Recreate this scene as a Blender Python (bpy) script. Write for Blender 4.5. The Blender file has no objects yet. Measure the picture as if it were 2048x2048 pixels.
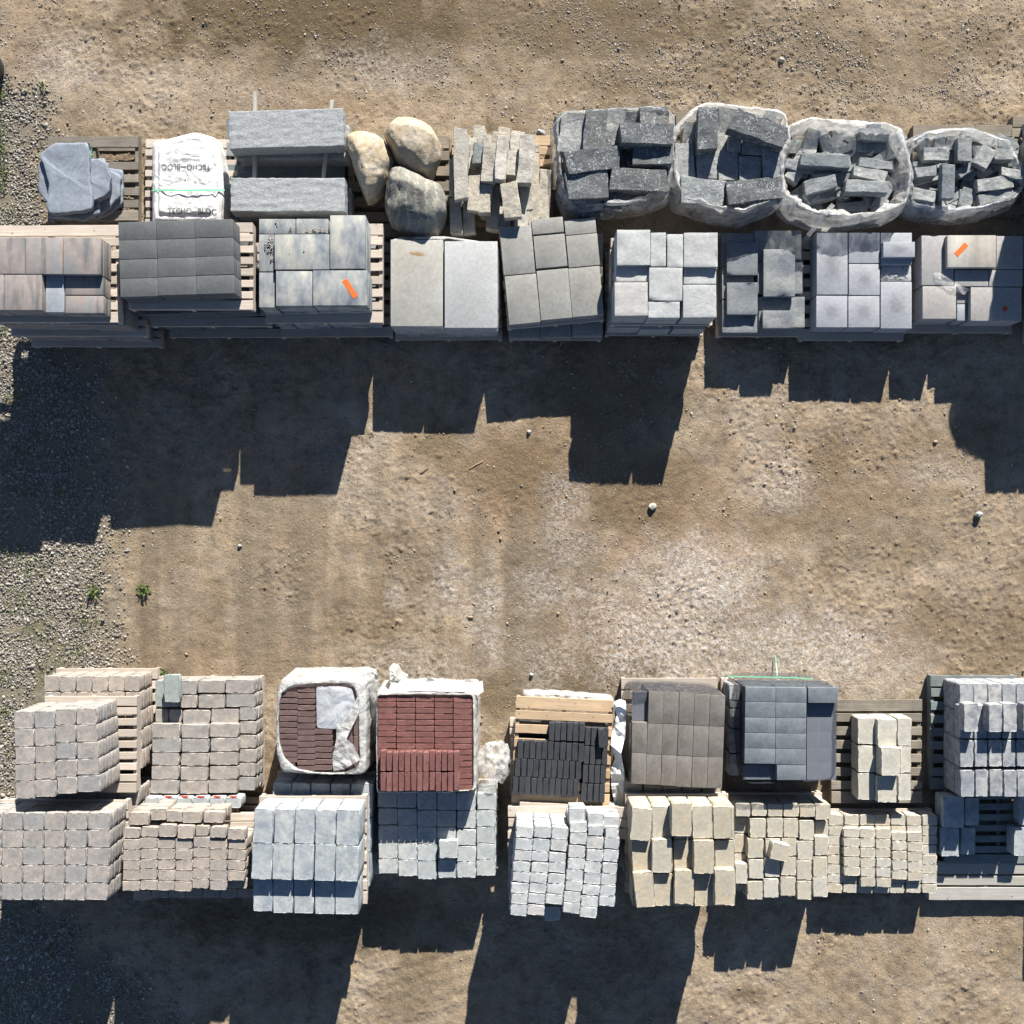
import bpy, bmesh, math, random
import numpy as np
from mathutils import Vector, Matrix, noise as mnoise

# ------------------------------------------------------------------ camera, light
S = bpy.context.scene
COL = S.collection
CAM_H, F, CX, CY = 10.6, 1900.0, 1024.0, 1060.0      # drone height, focal length (px of 2048), foot point of the plumb line
cam = bpy.data.objects.new('camera', bpy.data.cameras.new('camera'))
COL.objects.link(cam); S.camera = cam
cam.location = (0, 0, CAM_H); cam.rotation_euler = (0, 0, 0)
cam.data.sensor_width = 36; cam.data.lens = 36 * F / 2048
cam.data.shift_y = (CY - 1024) / 2048
cam.data.clip_start = 0.1; cam.data.clip_end = 2000

ELEV, AZ = math.radians(25.6), math.radians(14.2)
w = bpy.data.worlds.new('World'); S.world = w; w.use_nodes = True
nt = w.node_tree; bg = nt.nodes['Background']
sky = nt.nodes.new('ShaderNodeTexSky'); sky.sky_type = 'NISHITA'; sky.sun_disc = False
sky.sun_elevation = ELEV; sky.sun_rotation = AZ
nt.links.new(sky.outputs[0], bg.inputs[0]); bg.inputs[1].default_value = 0.06
sky.altitude = 3000; sky.air_density = 0.78; sky.dust_density = 0.1; sky.ozone_density = 1.0
sl = bpy.data.lights.new('sun', 'SUN'); sl.energy = 5.0; sl.angle = math.radians(0.5); sl.color = (1.0, 0.955, 0.885)
so = bpy.data.objects.new('sun', sl); COL.objects.link(so)
so.rotation_euler = Vector((-math.sin(AZ) * math.cos(ELEV), -math.cos(AZ) * math.cos(ELEV), -math.sin(ELEV))).to_track_quat('-Z', 'Y').to_euler()
S.view_settings.view_transform = 'Standard'; S.view_settings.look = 'None'
S.view_settings.gamma = 1; S.view_settings.exposure = 1.42

R = random.Random(7)
# ------------------------------------------------------------------ measuring helpers
SC = 3.578
REG = {'1': (0, 160), '2': (440, 160), '3': (860, 160), '4': (1300, 160), '5': (1580, 160),
       'a': (0, 1310), 'b': (480, 1310), 'c': (980, 1310), 'd': (1430, 1310), 'e': (1640, 1310), 'p': None}
def px(r, X, Y):
    if r == 'p': return X, Y
    o = REG[r]; return o[0] + X / SC, o[1] + Y / SC
def wp(r, X, Y, z=0.0):
    a, b = px(r, X, Y); k = (CAM_H - z) / F
    return ((a - CX) * k, -(b - CY) * k)
def cell(r, x0, y0, x1, y1, z, rot=0):
    a = wp(r, x0, y0, z); b = wp(r, x1, y1, z)
    return ((a[0] + b[0]) / 2, (a[1] + b[1]) / 2, b[0] - a[0], a[1] - b[1], math.radians(rot))
def grid(r, xt, xb, ys, z, keep=None):
    """cells of a grid: xt / xb column edges at the top and bottom row, ys row edges (or a list per column)"""
    out = []
    n = len(xt) - 1
    for i in range(n):
        yy = ys[i] if isinstance(ys[0], (list, tuple)) else ys
        for j in range(len(yy) - 1):
            if keep and not keep(i, j): continue
            t = ((yy[j] + yy[j + 1]) / 2 - yy[0]) / max(1e-6, yy[-1] - yy[0])
            xa = xt[i] + (xb[i] - xt[i]) * t; xc = xt[i + 1] + (xb[i + 1] - xt[i + 1]) * t
            sk = math.degrees(math.atan2((xb[i] - xt[i]), (yy[-1] - yy[0])))
            out.append(cell(r, xa, yy[j], xc, yy[j + 1], z, sk))
    return out

# ------------------------------------------------------------------ object helpers
def link(o, parent=None, label=None, cat=None, group=None, kind=None):
    COL.objects.link(o)
    if parent is not None: o.parent = parent
    if label: o['label'] = label
    if cat: o['category'] = cat
    if group: o['group'] = group
    if kind or cat: o['kind'] = kind or 'thing'
    return o
def empty(name, loc, rz, label, cat, group=None):
    o = bpy.data.objects.new(name, None); o.location = loc; o.rotation_euler = (0, 0, rz); o.empty_display_size = .1
    return link(o, None, label, cat, group)
def mesh_from(name, verts, faces, mats, smooth=False):
    me = bpy.data.meshes.new(name); me.from_pydata(verts, [], faces); me.update()
    for m in (mats if isinstance(mats, (list, tuple)) else [mats]): me.materials.append(m)
    if smooth: me.polygons.foreach_set('use_smooth', [True] * len(me.polygons))
    return me
def box_vf(x0, y0, z0, x1, y1, z1):
    v = [(x0, y0, z0), (x1, y0, z0), (x1, y1, z0), (x0, y1, z0), (x0, y0, z1), (x1, y0, z1), (x1, y1, z1), (x0, y1, z1)]
    return v, [(0, 3, 2, 1), (4, 5, 6, 7), (0, 1, 5, 4), (1, 2, 6, 5), (2, 3, 7, 6), (3, 0, 4, 7)]

def block_geo(W, D, Hh, style, seed):
    """closed box made of grid faces, rounded and weathered; origin at the centre of its top"""
    rr = random.Random(seed)
    if style == 'slab': rad, amp, n, fr = .0035, .0006, 5, 6
    elif style == 'tumbled': rad, amp, n, fr = .010, .0026, 8, 16
    elif style == 'brick': rad, amp, n, fr = .006, .0012, 6, 20
    elif style == 'cleft': rad, amp, n, fr = .004, .003, 12, 9
    elif style == 'beam': rad, amp, n, fr = .008, .006, 34, 18
    else: rad, amp, n, fr = .006, .007, 14, 8                      # rough, split natural stone
    def line(L):
        L2 = L / 2; rd = min(rad, L2 * .5)
        inner = np.linspace(-L2 + rd, L2 - rd, max(2, n - 3)) if L > .04 else np.linspace(-L2 + rd, L2 - rd, 2)
        return [-L2, -L2 + rd * .35] + list(inner) + [L2 - rd * .35, L2]
    xs, ys, zs = line(W), line(D), line(Hh)
    nx, ny, nz = len(xs), len(ys), len(zs)
    idx = {}; V = []; Fc = []
    def vid(i, j, k):
        t = (i, j, k)
        if t not in idx: idx[t] = len(V); V.append([xs[i], ys[j], zs[k]])
        return idx[t]
    for i in range(nx - 1):
        for j in range(ny - 1):
            Fc.append((vid(i, j, nz - 1), vid(i + 1, j, nz - 1), vid(i + 1, j + 1, nz - 1), vid(i, j + 1, nz - 1)))
            Fc.append((vid(i, j, 0), vid(i, j + 1, 0), vid(i + 1, j + 1, 0), vid(i + 1, j, 0)))
    for i in range(nx - 1):
        for k in range(nz - 1):
            Fc.append((vid(i, 0, k), vid(i + 1, 0, k), vid(i + 1, 0, k + 1), vid(i, 0, k + 1)))
            Fc.append((vid(i, ny - 1, k), vid(i, ny - 1, k + 1), vid(i + 1, ny - 1, k + 1), vid(i + 1, ny - 1, k)))
    for j in range(ny - 1):
        for k in range(nz - 1):
            Fc.append((vid(0, j, k), vid(0, j, k + 1), vid(0, j + 1, k + 1), vid(0, j + 1, k)))
            Fc.append((vid(nx - 1, j, k), vid(nx - 1, j + 1, k), vid(nx - 1, j + 1, k + 1), vid(nx - 1, j, k + 1)))
    off = Vector((rr.uniform(-50, 50), rr.uniform(-50, 50), rr.uniform(-50, 50)))
    hs = (W / 2, D / 2, Hh / 2); out = []
    tx, ty = rr.uniform(-.05, .05), rr.uniform(-.05, .05)
    for p in V:
        v = Vector(p)
        if style in ('tumbled', 'brick'):                          # plan corners rounder than the top edge
            rc = (.020 if style == 'tumbled' else .008) * (1 + .7 * mnoise.noise(Vector((v.x, v.y, 0)) * 7 + off)); rt = (.0075 if style == 'tumbled' else .004) * (1 + .5 * mnoise.noise(v * 12 + off))
            shell = abs(abs(v.x) - hs[0]) < 1e-5 or abs(abs(v.y) - hs[1]) < 1e-5
            q2 = Vector((max(-hs[0] + rc, min(hs[0] - rc, v.x)), max(-hs[1] + rc, min(hs[1] - rc, v.y)), v.z)); d2 = v - q2
            if d2.length > rc: d2 = d2.normalized() * rc
            if shell and d2.length > 1e-6:
                tz = max(0, min(1, (abs(v.z) - (hs[2] - rt)) / rt)); d2 = d2.normalized() * max(0, d2.length - rt * (1 - math.sqrt(max(0, 1 - tz * tz))))
            v = q2 + d2
        rloc = rad * (1 + .8 * mnoise.noise(v * 9 + off)) if style == 'rough' else rad
        rloc = max(.002, min(rloc, min(hs) * .7))
        q = Vector([max(-hs[a] + rloc, min(hs[a] - rloc, v[a])) for a in range(3)])
        dlt = v - q
        if dlt.length > 1e-6 and style not in ('tumbled', 'brick'): v = q + dlt.normalized() * rloc
        nn = mnoise.noise_vector(v * fr + off) * amp
        if style in ('rough', 'cleft', 'beam'):
            nn += mnoise.noise_vector(v * fr * 3.1 + off) * amp * .45
        if style == 'rough':
            nn += mnoise.noise_vector(v * 4 + off) * amp * 1.1
            v = Vector((v.x * (1 + tx * v.y / D * 2), v.y * (1 + ty * v.x / W * 2), v.z))
        if style == 'cleft':
            nn = Vector((nn.x * .3, nn.y * .3, nn.z if v.z > 0 else nn.z * .2))
            c = mnoise.noise(Vector((v.x * 5 + v.y * 4, v.y * 5, 0)) + off)
            if v.z > Hh * .3: nn.z += -.006 if c > .05 else 0
        if style == 'tumbled': nn = Vector((nn.x, nn.y, nn.z * .45))
        v = v + nn
        out.append((v.x, v.y, v.z - Hh / 2))
    return out, Fc
CACHE = {}
def block_mesh(W, D, Hh, style, mat, var):
    key = (round(W, 2 if style in ('tumbled', 'brick') else 3), round(D, 2 if style in ('tumbled', 'brick') else 3), round(Hh, 3), style, mat.name, var)
    if key not in CACHE:
        v, f = block_geo(W, D, Hh, style, hash((round(W * 1000), round(D * 1000), var, len(style))) & 0xffff)
        CACHE[key] = mesh_from(style + '_block', v, f, mat, smooth=style != 'rough')
    return CACHE[key]
def block(name, c, ztop, Hh, style, mat, label, cat, group=None, gap=.003, tilt=None, nvar=5, jit=0.0, shrink=None):
    W, D = c[2] - gap, c[3] - gap
    me = block_mesh(W, D, Hh, style, mat, R.randrange(nvar))
    o = bpy.data.objects.new(name, me)
    flip = math.pi if R.random() < .5 else 0
    o.location = (c[0] + R.uniform(-jit, jit), c[1] + R.uniform(-jit, jit), ztop)
    o.rotation_euler = (tilt[0] if tilt else 0, tilt[1] if tilt else 0, c[4] + flip + R.uniform(-jit, jit) * 3)
    if style in ('tumbled', 'brick', 'slab'):
        # fit the shared mesh to this cell exactly
        o.scale = (W / round(W, 2), D / round(D, 2), 1) if style != 'slab' else (1, 1, 1)
    return link(o, None, label, cat, group)

# ------------------------------------------------------------------ materials
def newmat(name):
    m = bpy.data.materials.new(name); m.use_nodes = True
    t = m.node_tree; b = t.nodes['Principled BSDF']
    return m, t, b
def N(t, typ, **kw):
    n = t.nodes.new(typ)
    for k, v in kw.items():
        if k.startswith('i_'): n.inputs[k[2:].replace('_', ' ')].default_value = v
        else: setattr(n, k, v)
    return n
def ramp(t, stops, interp='LINEAR'):
    n = t.nodes.new('ShaderNodeValToRGB'); cr = n.color_ramp; cr.interpolation = interp
    while len(cr.elements) < len(stops): cr.elements.new(.5)
    for e, (p, c) in zip(cr.elements, stops):
        e.position = p; e.color = (*c, 1) if len(c) == 3 else c
    return n
def mixc(t, fac, a, b, mode='MIX'):
    n = t.nodes.new('ShaderNodeMix'); n.data_type = 'RGBA'; n.blend_type = mode
    def put(s, v):
        if isinstance(v, bpy.types.NodeSocket): t.links.new(v, s)
        else: s.default_value = (*v, 1) if isinstance(v, (tuple, list)) and len(v) == 3 else v
    put(n.inputs[0], fac); put(n.inputs[6], a); put(n.inputs[7], b)
    return n.outputs[2]
def coords(t, rnd=True, src='Object'):
    tc = t.nodes.new('ShaderNodeTexCoord')
    if not rnd: return tc.outputs[src]
    oi = t.nodes.new('ShaderNodeObjectInfo'); a = t.nodes.new('ShaderNodeVectorMath'); a.operation = 'SCALE'
    cmb = t.nodes.new('ShaderNodeCombineXYZ')
    for i, k in enumerate((13.7, 71.3, 37.1)):
        mm = t.nodes.new('ShaderNodeMath'); mm.operation = 'MULTIPLY'; mm.inputs[1].default_value = k
        t.links.new(oi.outputs['Random'], mm.inputs[0]); t.links.new(mm.outputs[0], cmb.inputs[i])
    ad = t.nodes.new('ShaderNodeVectorMath'); ad.operation = 'ADD'
    t.links.new(tc.outputs[src], ad.inputs[0]); t.links.new(cmb.outputs[0], ad.inputs[1])
    t.nodes.remove(a)
    return ad.outputs[0]
def noi(t, vec, scale, detail=4, rough=.6, dist=0):
    n = t.nodes.new('ShaderNodeTexNoise'); n.inputs['Scale'].default_value = scale; n.inputs['Detail'].default_value = detail
    n.inputs['Roughness'].default_value = rough; n.inputs['Distortion'].default_value = dist
    if vec is not None: t.links.new(vec, n.inputs['Vector'])
    return n.outputs[0]
def hsvj(c, k): return tuple(max(0, min(1, x * k)) for x in c)
def tint(c): return (c[0] * .985, c[1] * 1.0, c[2] * 1.0)
def stone(name, cols, patch=.5, patchcol=None, patchscale=6, grain=.25, grainscale=160, bump=.25, bscale=60, rough=.85, flecks=None, veins=None, rim=None, spec=.3, terr=0, worn=.12):
    """cols: colours that the single blocks vary between (by object); a cloudy second tone and a fine grain on top"""
    m, t, b = newmat(name); L = t.links
    cols = [tint(c) for c in cols] * (2 if len(cols) == 1 else 1); patchcol = tint(patchcol) if patchcol else None
    oi = N(t, 'ShaderNodeObjectInfo')
    st = [(i / max(1, len(cols) - 1), c) for i, c in enumerate(cols)]
    cr = ramp(t, st); L.new(oi.outputs['Random'], cr.inputs[0])
    v = coords(t)
    n1 = noi(t, v, patchscale, 5, .65, .4)
    pr = ramp(t, [(.38, (0, 0, 0)), (.62, (1, 1, 1))]); L.new(n1, pr.inputs[0])
    pm = N(t, 'ShaderNodeMath', operation='MULTIPLY'); L.new(pr.outputs[0], pm.inputs[0]); pm.inputs[1].default_value = patch
    col = mixc(t, pm.outputs[0], cr.outputs[0], patchcol or hsvj(cols[0], .7))
    n2 = noi(t, v, grainscale, 3, .7)
    gr = ramp(t, [(.25, (1 - grain * 1.3,) * 3), (.75, (1 + grain * .9,) * 3)]); L.new(n2, gr.inputs[0])
    col = mixc(t, 1.0, col, gr.outputs[0], 'MULTIPLY')
    n3 = noi(t, v, 28, 4, .6)
    g3 = ramp(t, [(.3, (.86,) * 3), (.7, (1.1,) * 3)]); L.new(n3, g3.inputs[0])
    col = mixc(t, 1.0, col, g3.outputs[0], 'MULTIPLY')
    if flecks:                                                    # small pale fossil-like marks
        vo = N(t, 'ShaderNodeTexNoise'); vo.inputs['Scale'].default_value = 17; vo.inputs['Detail'].default_value = 2; vo.inputs['Distortion'].default_value = 2.6
        L.new(v, vo.inputs['Vector'])
        fr = ramp(t, [(.575, (0, 0, 0)), (.605, (1, 1, 1)), (.64, (0, 0, 0))]); L.new(vo.outputs[0], fr.inputs[0])
        ms = ramp(t, [(.40, (0, 0, 0)), (.56, (1, 1, 1))]); L.new(noi(t, v, 7, 2), ms.inputs[0])
        f2 = N(t, 'ShaderNodeMath', operation='MULTIPLY'); L.new(fr.outputs[0], f2.inputs[0]); L.new(ms.outputs[0], f2.inputs[1])
        col = mixc(t, f2.outputs[0], col, flecks)
    if veins:
        wv = N(t, 'ShaderNodeTexWave'); wv.inputs['Scale'].default_value = 3.1; wv.inputs['Distortion'].default_value = 9; wv.inputs['Detail'].default_value = 8; wv.inputs['Detail Roughness'].default_value = .75; wv.inputs['Detail Scale'].default_value = 1.6
        L.new(v, wv.inputs['Vector'])
        wr = ramp(t, [(.80, (0, 0, 0)), (1.0, (.75, .75, .75))]); L.new(wv.outputs[0], wr.inputs[0])
        col = mixc(t, wr.outputs[0], col, veins)
    if rim:                                                       # a damp round spot in the middle of each slab
        tc = N(t, 'ShaderNodeTexCoord'); mp = N(t, 'ShaderNodeMapping'); mp.inputs['Location'].default_value = (-1, -1, 0); mp.inputs['Scale'].default_value = (2, 2, 0)
        L.new(tc.outputs['Generated'], mp.inputs[0])
        ln = N(t, 'ShaderNodeVectorMath', operation='LENGTH'); L.new(mp.outputs[0], ln.inputs[0])
        am = N(t, 'ShaderNodeMath', operation='MULTIPLY_ADD'); L.new(noi(t, v, 7, 3), am.inputs[0]); am.inputs[1].default_value = .5; L.new(ln.outputs['Value'], am.inputs[2])
        rr = ramp(t, [(.5, (.80, .79, .79)), (.72, (.98, .98, 1.0)), (1.0, (1.06, 1.07, 1.08)), ]); L.new(am.outputs[0], rr.inputs[0])
        col = mixc(t, 1.0, col, rr.outputs[0], 'MULTIPLY')
    if worn:
        tc2 = N(t, 'ShaderNodeTexCoord'); m2 = N(t, 'ShaderNodeMapping'); m2.inputs['Location'].default_value = (-1, -1, 0); m2.inputs['Scale'].default_value = (2, 2, 0); L.new(tc2.outputs['Generated'], m2.inputs[0])
        ab = N(t, 'ShaderNodeVectorMath', operation='ABSOLUTE'); L.new(m2.outputs[0], ab.inputs[0]); sx = N(t, 'ShaderNodeSeparateXYZ'); L.new(ab.outputs[0], sx.inputs[0])
        mx2 = N(t, 'ShaderNodeMath', operation='MAXIMUM'); L.new(sx.outputs[0], mx2.inputs[0]); L.new(sx.outputs[1], mx2.inputs[1])
        wa = N(t, 'ShaderNodeMath', operation='MULTIPLY_ADD'); L.new(noi(t, v, 22, 4), wa.inputs[0]); wa.inputs[1].default_value = .5; L.new(mx2.outputs[0], wa.inputs[2])
        wr_ = ramp(t, [(.55, (1 - worn * .4,) * 3), (.95, (1 + worn * .3,) * 3), (1.0, (1 + worn,) * 3)]); wm = N(t, 'ShaderNodeMath', operation='MULTIPLY'); wm.inputs[1].default_value = .8; L.new(wa.outputs[0], wm.inputs[0]); L.new(wm.outputs[0], wr_.inputs[0])
        col = mixc(t, 1.0, col, wr_.outputs[0], 'MULTIPLY')
    L.new(col, b.inputs['Base Color'])
    rg = ramp(t, [(.2, (rough - .12,) * 3), (.8, (min(1, rough + .1),) * 3)]); L.new(n1, rg.inputs[0]); L.new(rg.outputs[0], b.inputs['Roughness'])
    b.inputs['Specular IOR Level'].default_value = spec
    bp = N(t, 'ShaderNodeBump'); bp.inputs['Strength'].default_value = bump; bp.inputs['Distance'].default_value = .01
    hgt = noi(t, v, bscale, 6, .65)
    if terr:
        tn = noi(t, v, 3.6, 6, .55, 1.2); ml = N(t, 'ShaderNodeMath', operation='MULTIPLY'); ml.inputs[1].default_value = 9; L.new(tn, ml.inputs[0])
        fl = N(t, 'ShaderNodeMath', operation='FLOOR'); L.new(ml.outputs[0], fl.inputs[0]); fm = N(t, 'ShaderNodeMath', operation='MULTIPLY'); fm.inputs[1].default_value = terr; L.new(fl.outputs[0], fm.inputs[0])
        ad = N(t, 'ShaderNodeMath', operation='MULTIPLY_ADD'); L.new(hgt, ad.inputs[0]); ad.inputs[1].default_value = .4; L.new(fm.outputs[0], ad.inputs[2]); hgt = ad.outputs[0]
    L.new(hgt, bp.inputs['Height']); L.new(bp.outputs[0], b.inputs['Normal'])
    return m
def streaked(name, c1, c2, c3, scale=(2.0, 7.0), bump=.12):
    """blended concrete slab: bands of two or three tones that run along the slab"""
    m, t, b = newmat(name); L = t.links
    v = coords(t); mp = N(t, 'ShaderNodeMapping'); mp.inputs['Scale'].default_value = (scale[1], scale[0], 1); L.new(v, mp.inputs[0])
    n1 = noi(t, mp.outputs[0], 1.0, 4, .6, .3)
    cr = ramp(t, [(.33, c1), (.5, c2), (.64, c3)]); L.new(n1, cr.inputs[0])
    g = ramp(t, [(.3, (.86,) * 3), (.7, (1.12,) * 3)]); L.new(noi(t, v, 170, 3, .7), g.inputs[0])
    g2 = ramp(t, [(.3, (.88,) * 3), (.7, (1.1,) * 3)]); L.new(noi(t, v, 16, 4, .6), g2.inputs[0])
    col = mixc(t, 1.0, cr.outputs[0], g.outputs[0], 'MULTIPLY'); col = mixc(t, 1.0, col, g2.outputs[0], 'MULTIPLY')
    L.new(col, b.inputs['Base Color']); b.inputs['Roughness'].default_value = .8
    bp = N(t, 'ShaderNodeBump'); bp.inputs['Strength'].default_value = bump; bp.inputs['Distance'].default_value = .01
    L.new(noi(t, v, 110, 5), bp.inputs['Height']); L.new(bp.outputs[0], b.inputs['Normal'])
    return m
def wood(name, c1, c2, stain=None):
    m, t, b = newmat(name); L = t.links
    v = coords(t); mp = N(t, 'ShaderNodeMapping'); mp.inputs['Scale'].default_value = (3, 60, 60); L.new(v, mp.inputs[0])
    n1 = noi(t, mp.outputs[0], 1.2, 6, .65, .6)
    cr = ramp(t, [(.3, c2), (.62, c1)]); L.new(n1, cr.inputs[0])
    oi = N(t, 'ShaderNodeObjectInfo'); orr = ramp(t, [(0, (.72,) * 3), (1, (1.18,) * 3)]); L.new(oi.outputs['Random'], orr.inputs[0])
    col = mixc(t, 1.0, cr.outputs[0], orr.outputs[0], 'MULTIPLY')
    kn = N(t, 'ShaderNodeTexVoronoi'); kn.inputs['Scale'].default_value = 9; L.new(v, kn.inputs['Vector'])
    kr = ramp(t, [(.06, (1, 1, 1)), (.12, (0, 0, 0))]); L.new(kn.outputs[0], kr.inputs[0])
    col = mixc(t, kr.outputs[0], col, hsvj(c2, .45))
    gm = ramp(t, [(.4, (0, 0, 0)), (.75, (.8,) * 3)]); L.new(noi(t, v, 5, 4), gm.inputs[0])
    col = mixc(t, gm.outputs[0], col, stain or hsvj(c2, .6))
    L.new(col, b.inputs['Base Color']); b.inputs['Roughness'].default_value = .85
    bp = N(t, 'ShaderNodeBump'); bp.inputs['Strength'].default_value = .35; bp.inputs['Distance'].default_value = .006
    L.new(n1, bp.inputs['Height']); L.new(bp.outputs[0], b.inputs['Normal'])
    return m
def plastic(name, col, alpha=.8, rough=.3, trans=.25, wscale=9):
    m, t, b = newmat(name); L = t.links
    v = coords(t)
    b.inputs['Base Color'].default_value = (*col, 1); b.inputs['Roughness'].default_value = rough
    b.inputs['Specular IOR Level'].default_value = .5
    mp = N(t, 'ShaderNodeMapping'); mp.inputs['Scale'].default_value = (.55, .55, 3.2); L.new(v, mp.inputs[0])
    h1 = noi(t, mp.outputs[0], wscale, 7, .62, 1.8)
    bp = N(t, 'ShaderNodeBump'); bp.inputs['Strength'].default_value = .9; bp.inputs['Distance'].default_value = .03
    L.new(h1, bp.inputs['Height']); L.new(bp.outputs[0], b.inputs['Normal'])
    tr = N(t, 'ShaderNodeBsdfTranslucent'); tr.inputs[0].default_value = (*col, 1); L.new(bp.outputs[0], tr.inputs['Normal'])
    mx = N(t, 'ShaderNodeMixShader'); mx.inputs[0].default_value = trans
    L.new(b.outputs[0], mx.inputs[1]); L.new(tr.outputs[0], mx.inputs[2])
    tp = N(t, 'ShaderNodeBsdfTransparent'); m2 = N(t, 'ShaderNodeMixShader')
    ar = ramp(t, [(.3, (max(0, alpha - .3),) * 3), (.62, (min(1, alpha + .15),) * 3)]); L.new(noi(t, v, wscale * .6, 5, .6, 1), ar.inputs[0])
    L.new(ar.outputs[0], m2.inputs[0]); L.new(tp.outputs[0], m2.inputs[1]); L.new(mx.outputs[0], m2.inputs[2])
    out = t.nodes['Material Output']; L.new(m2.outputs[0], out.inputs[0])
    return m
def flat(name, col, rough=.6):
    m, t, b = newmat(name); b.inputs['Base Color'].default_value = (*col, 1); b.inputs['Roughness'].default_value = rough
    return m
def netting(name, col, scale=70):
    """diagonal plastic mesh: the holes are open"""
    m, t, b = newmat(name); L = t.links
    tc = N(t, 'ShaderNodeTexCoord'); res = []
    for a in (40, -40):
        mp = N(t, 'ShaderNodeMapping'); mp.inputs['Rotation'].default_value = (0, 0, math.radians(a)); L.new(tc.outputs['Object'], mp.inputs[0])
        wv = N(t, 'ShaderNodeTexWave'); wv.inputs['Scale'].default_value = scale / 6.28; wv.inputs['Distortion'].default_value = .3; L.new(mp.outputs[0], wv.inputs['Vector'])
        g = N(t, 'ShaderNodeMath', operation='GREATER_THAN'); g.inputs[1].default_value = .80; L.new(wv.outputs[0], g.inputs[0]); res.append(g)
    mx = N(t, 'ShaderNodeMath', operation='MAXIMUM'); L.new(res[0].outputs[0], mx.inputs[0]); L.new(res[1].outputs[0], mx.inputs[1])
    b.inputs['Base Color'].default_value = (*col, 1); b.inputs['Roughness'].default_value = .4
    L.new(mx.outputs[0], b.inputs['Alpha'])
    return m

M = {}
M['beige'] = stone('beige_concrete', [(.30, .262, .228), (.35, .305, .27), (.31, .265, .228), (.27, .262, .25), (.33, .285, .25)], .85, (.215, .205, .195), 10, .26)
M['beige_warm'] = stone('warm_beige_concrete', [(.34, .282, .23), (.38, .318, .265), (.325, .268, .22), (.30, .27, .24)], .8, (.25, .225, .20), 10, .26)
M['grey_green'] = stone('grey_green_concrete', [(.25, .275, .255), (.28, .30, .28)], .7, (.20, .225, .215), 9, .22)
M['grey_big'] = stone('cool_grey_concrete', [(.315, .335, .34), (.38, .385, .37), (.345, .36, .365)], .95, (.225, .25, .275), 8, .22)
M['grey_mid'] = stone('pale_grey_concrete', [(.34, .35, .335), (.40, .40, .375), (.36, .375, .37)], .85, (.28, .30, .31), 9, .2)
M['white'] = stone('off_white_concrete', [(.40, .40, .385), (.46, .455, .43), (.37, .385, .385), (.42, .39, .36)], .9, (.30, .31, .315), 9, .2)
M['tan'] = stone('tan_concrete', [(.37, .31, .215), (.41, .345, .245), (.385, .35, .285), (.34, .29, .205)], .8, (.32, .295, .245), 8, .2)
M['tan_light'] = stone('light_tan_concrete', [(.39, .345, .265), (.44, .40, .325), (.37, .305, .225), (.42, .395, .345), (.40, .335, .24)], .75, (.34, .32, .275), 8, .2)
M['cream'] = stone('cream_concrete', [(.42, .39, .325), (.46, .43, .36)], .75, (.35, .335, .29), 8, .2)
M['mixgrey'] = stone('mottled_grey_concrete', [(.36, .35, .325), (.30, .31, .32), (.40, .39, .37), (.27, .28, .29)], 1.0, (.18, .19, .21), 9, .26)
M['red'] = stone('red_clay', [(.165, .068, .058), (.20, .085, .073), (.145, .062, .054), (.21, .095, .083)], .7, (.13, .058, .052), 10, .24, bump=.3)
M['brown'] = stone('brown_clay', [(.115, .072, .068), (.14, .088, .08), (.10, .064, .06)], .4, (.09, .06, .058), 10, .22, bump=.3)
M['black'] = stone('black_clay', [(.026, .028, .032), (.036, .038, .043), (.031, .033, .037)], .5, (.045, .048, .054), 10, .25, bump=.3)
M['umber'] = stone('umber_concrete', [(.112, .10, .088), (.125, .112, .098), (.118, .106, .094)], .8, (.165, .152, .138), 5, .2, bump=.15)
M['slate'] = stone('slate_grey_concrete', [(.10, .116, .132), (.115, .13, .146)], .7, (.165, .178, .192), 5, .2, bump=.15)
M['charcoal'] = stone('charcoal_concrete', [(.078, .081, .083), (.088, .091, .093), (.083, .086, .087)], .5, (.115, .122, .126), 3.5, .2, bump=.12)
M['slab_pale'] = stone('pale_grey_slab', [(.355, .355, .345), (.37, .375, .372)], .6, (.315, .31, .295), 2.5, .10, bump=.08)
M['slab_taupe'] = stone('taupe_slab', [(.195, .19, .172), (.218, .21, .19), (.205, .20, .18)], .8, (.275, .27, .25), 2.5, .14, bump=.1)
M['cleft_white'] = stone('white_riven_slab', [(.36, .36, .35), (.39, .395, .39), (.385, .36, .338), (.37, .385, .38), (.38, .385, .375)], .6, (.33, .33, .322), 4, .10, bump=.65, bscale=25, terr=.7, worn=0)
M['cleft_grey'] = stone('grey_riven_slab', [(.18, .188, .19), (.24, .242, .235), (.155, .168, .18), (.25, .252, .245)], .9, (.13, .145, .16), 5, .18, bump=.55, bscale=25, terr=.5, worn=0)
M['slab_blue'] = stone('blue_grey_slab', [(.262, .268, .285), (.285, .29, .305)], .5, (.245, .25, .268), 3, .1, bump=.06, rim=True)
M['slab_pink'] = stone('pinkish_grey_slab', [(.325, .298, .278), (.30, .29, .288)], .5, (.28, .268, .26), 3, .1, bump=.06)
M['slab_a'] = streaked('rust_and_grey_slab', (.115, .117, .118), (.25, .212, .19), (.20, .20, .198), (1.2, 7.5))
M['slab_c'] = streaked('blue_and_cream_slab', (.098, .12, .142), (.225, .238, .24), (.36, .35, .305), (2.6, 5.5))
M['slab_j'] = streaked('banded_taupe_slab', (.23, .205, .175), (.32, .295, .255), (.40, .38, .34), (.5, 5.0))
M['white_slab'] = stone('chalky_slab', [(.29, .31, .335)], .5, (.26, .28, .30), 4, .12, bump=.1)
M['granite'] = stone('grey_granite', [(.30, .312, .318), (.33, .33, .325)], .6, (.24, .25, .26), 14, .4, 110, bump=.55, bscale=45, worn=0)
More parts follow.
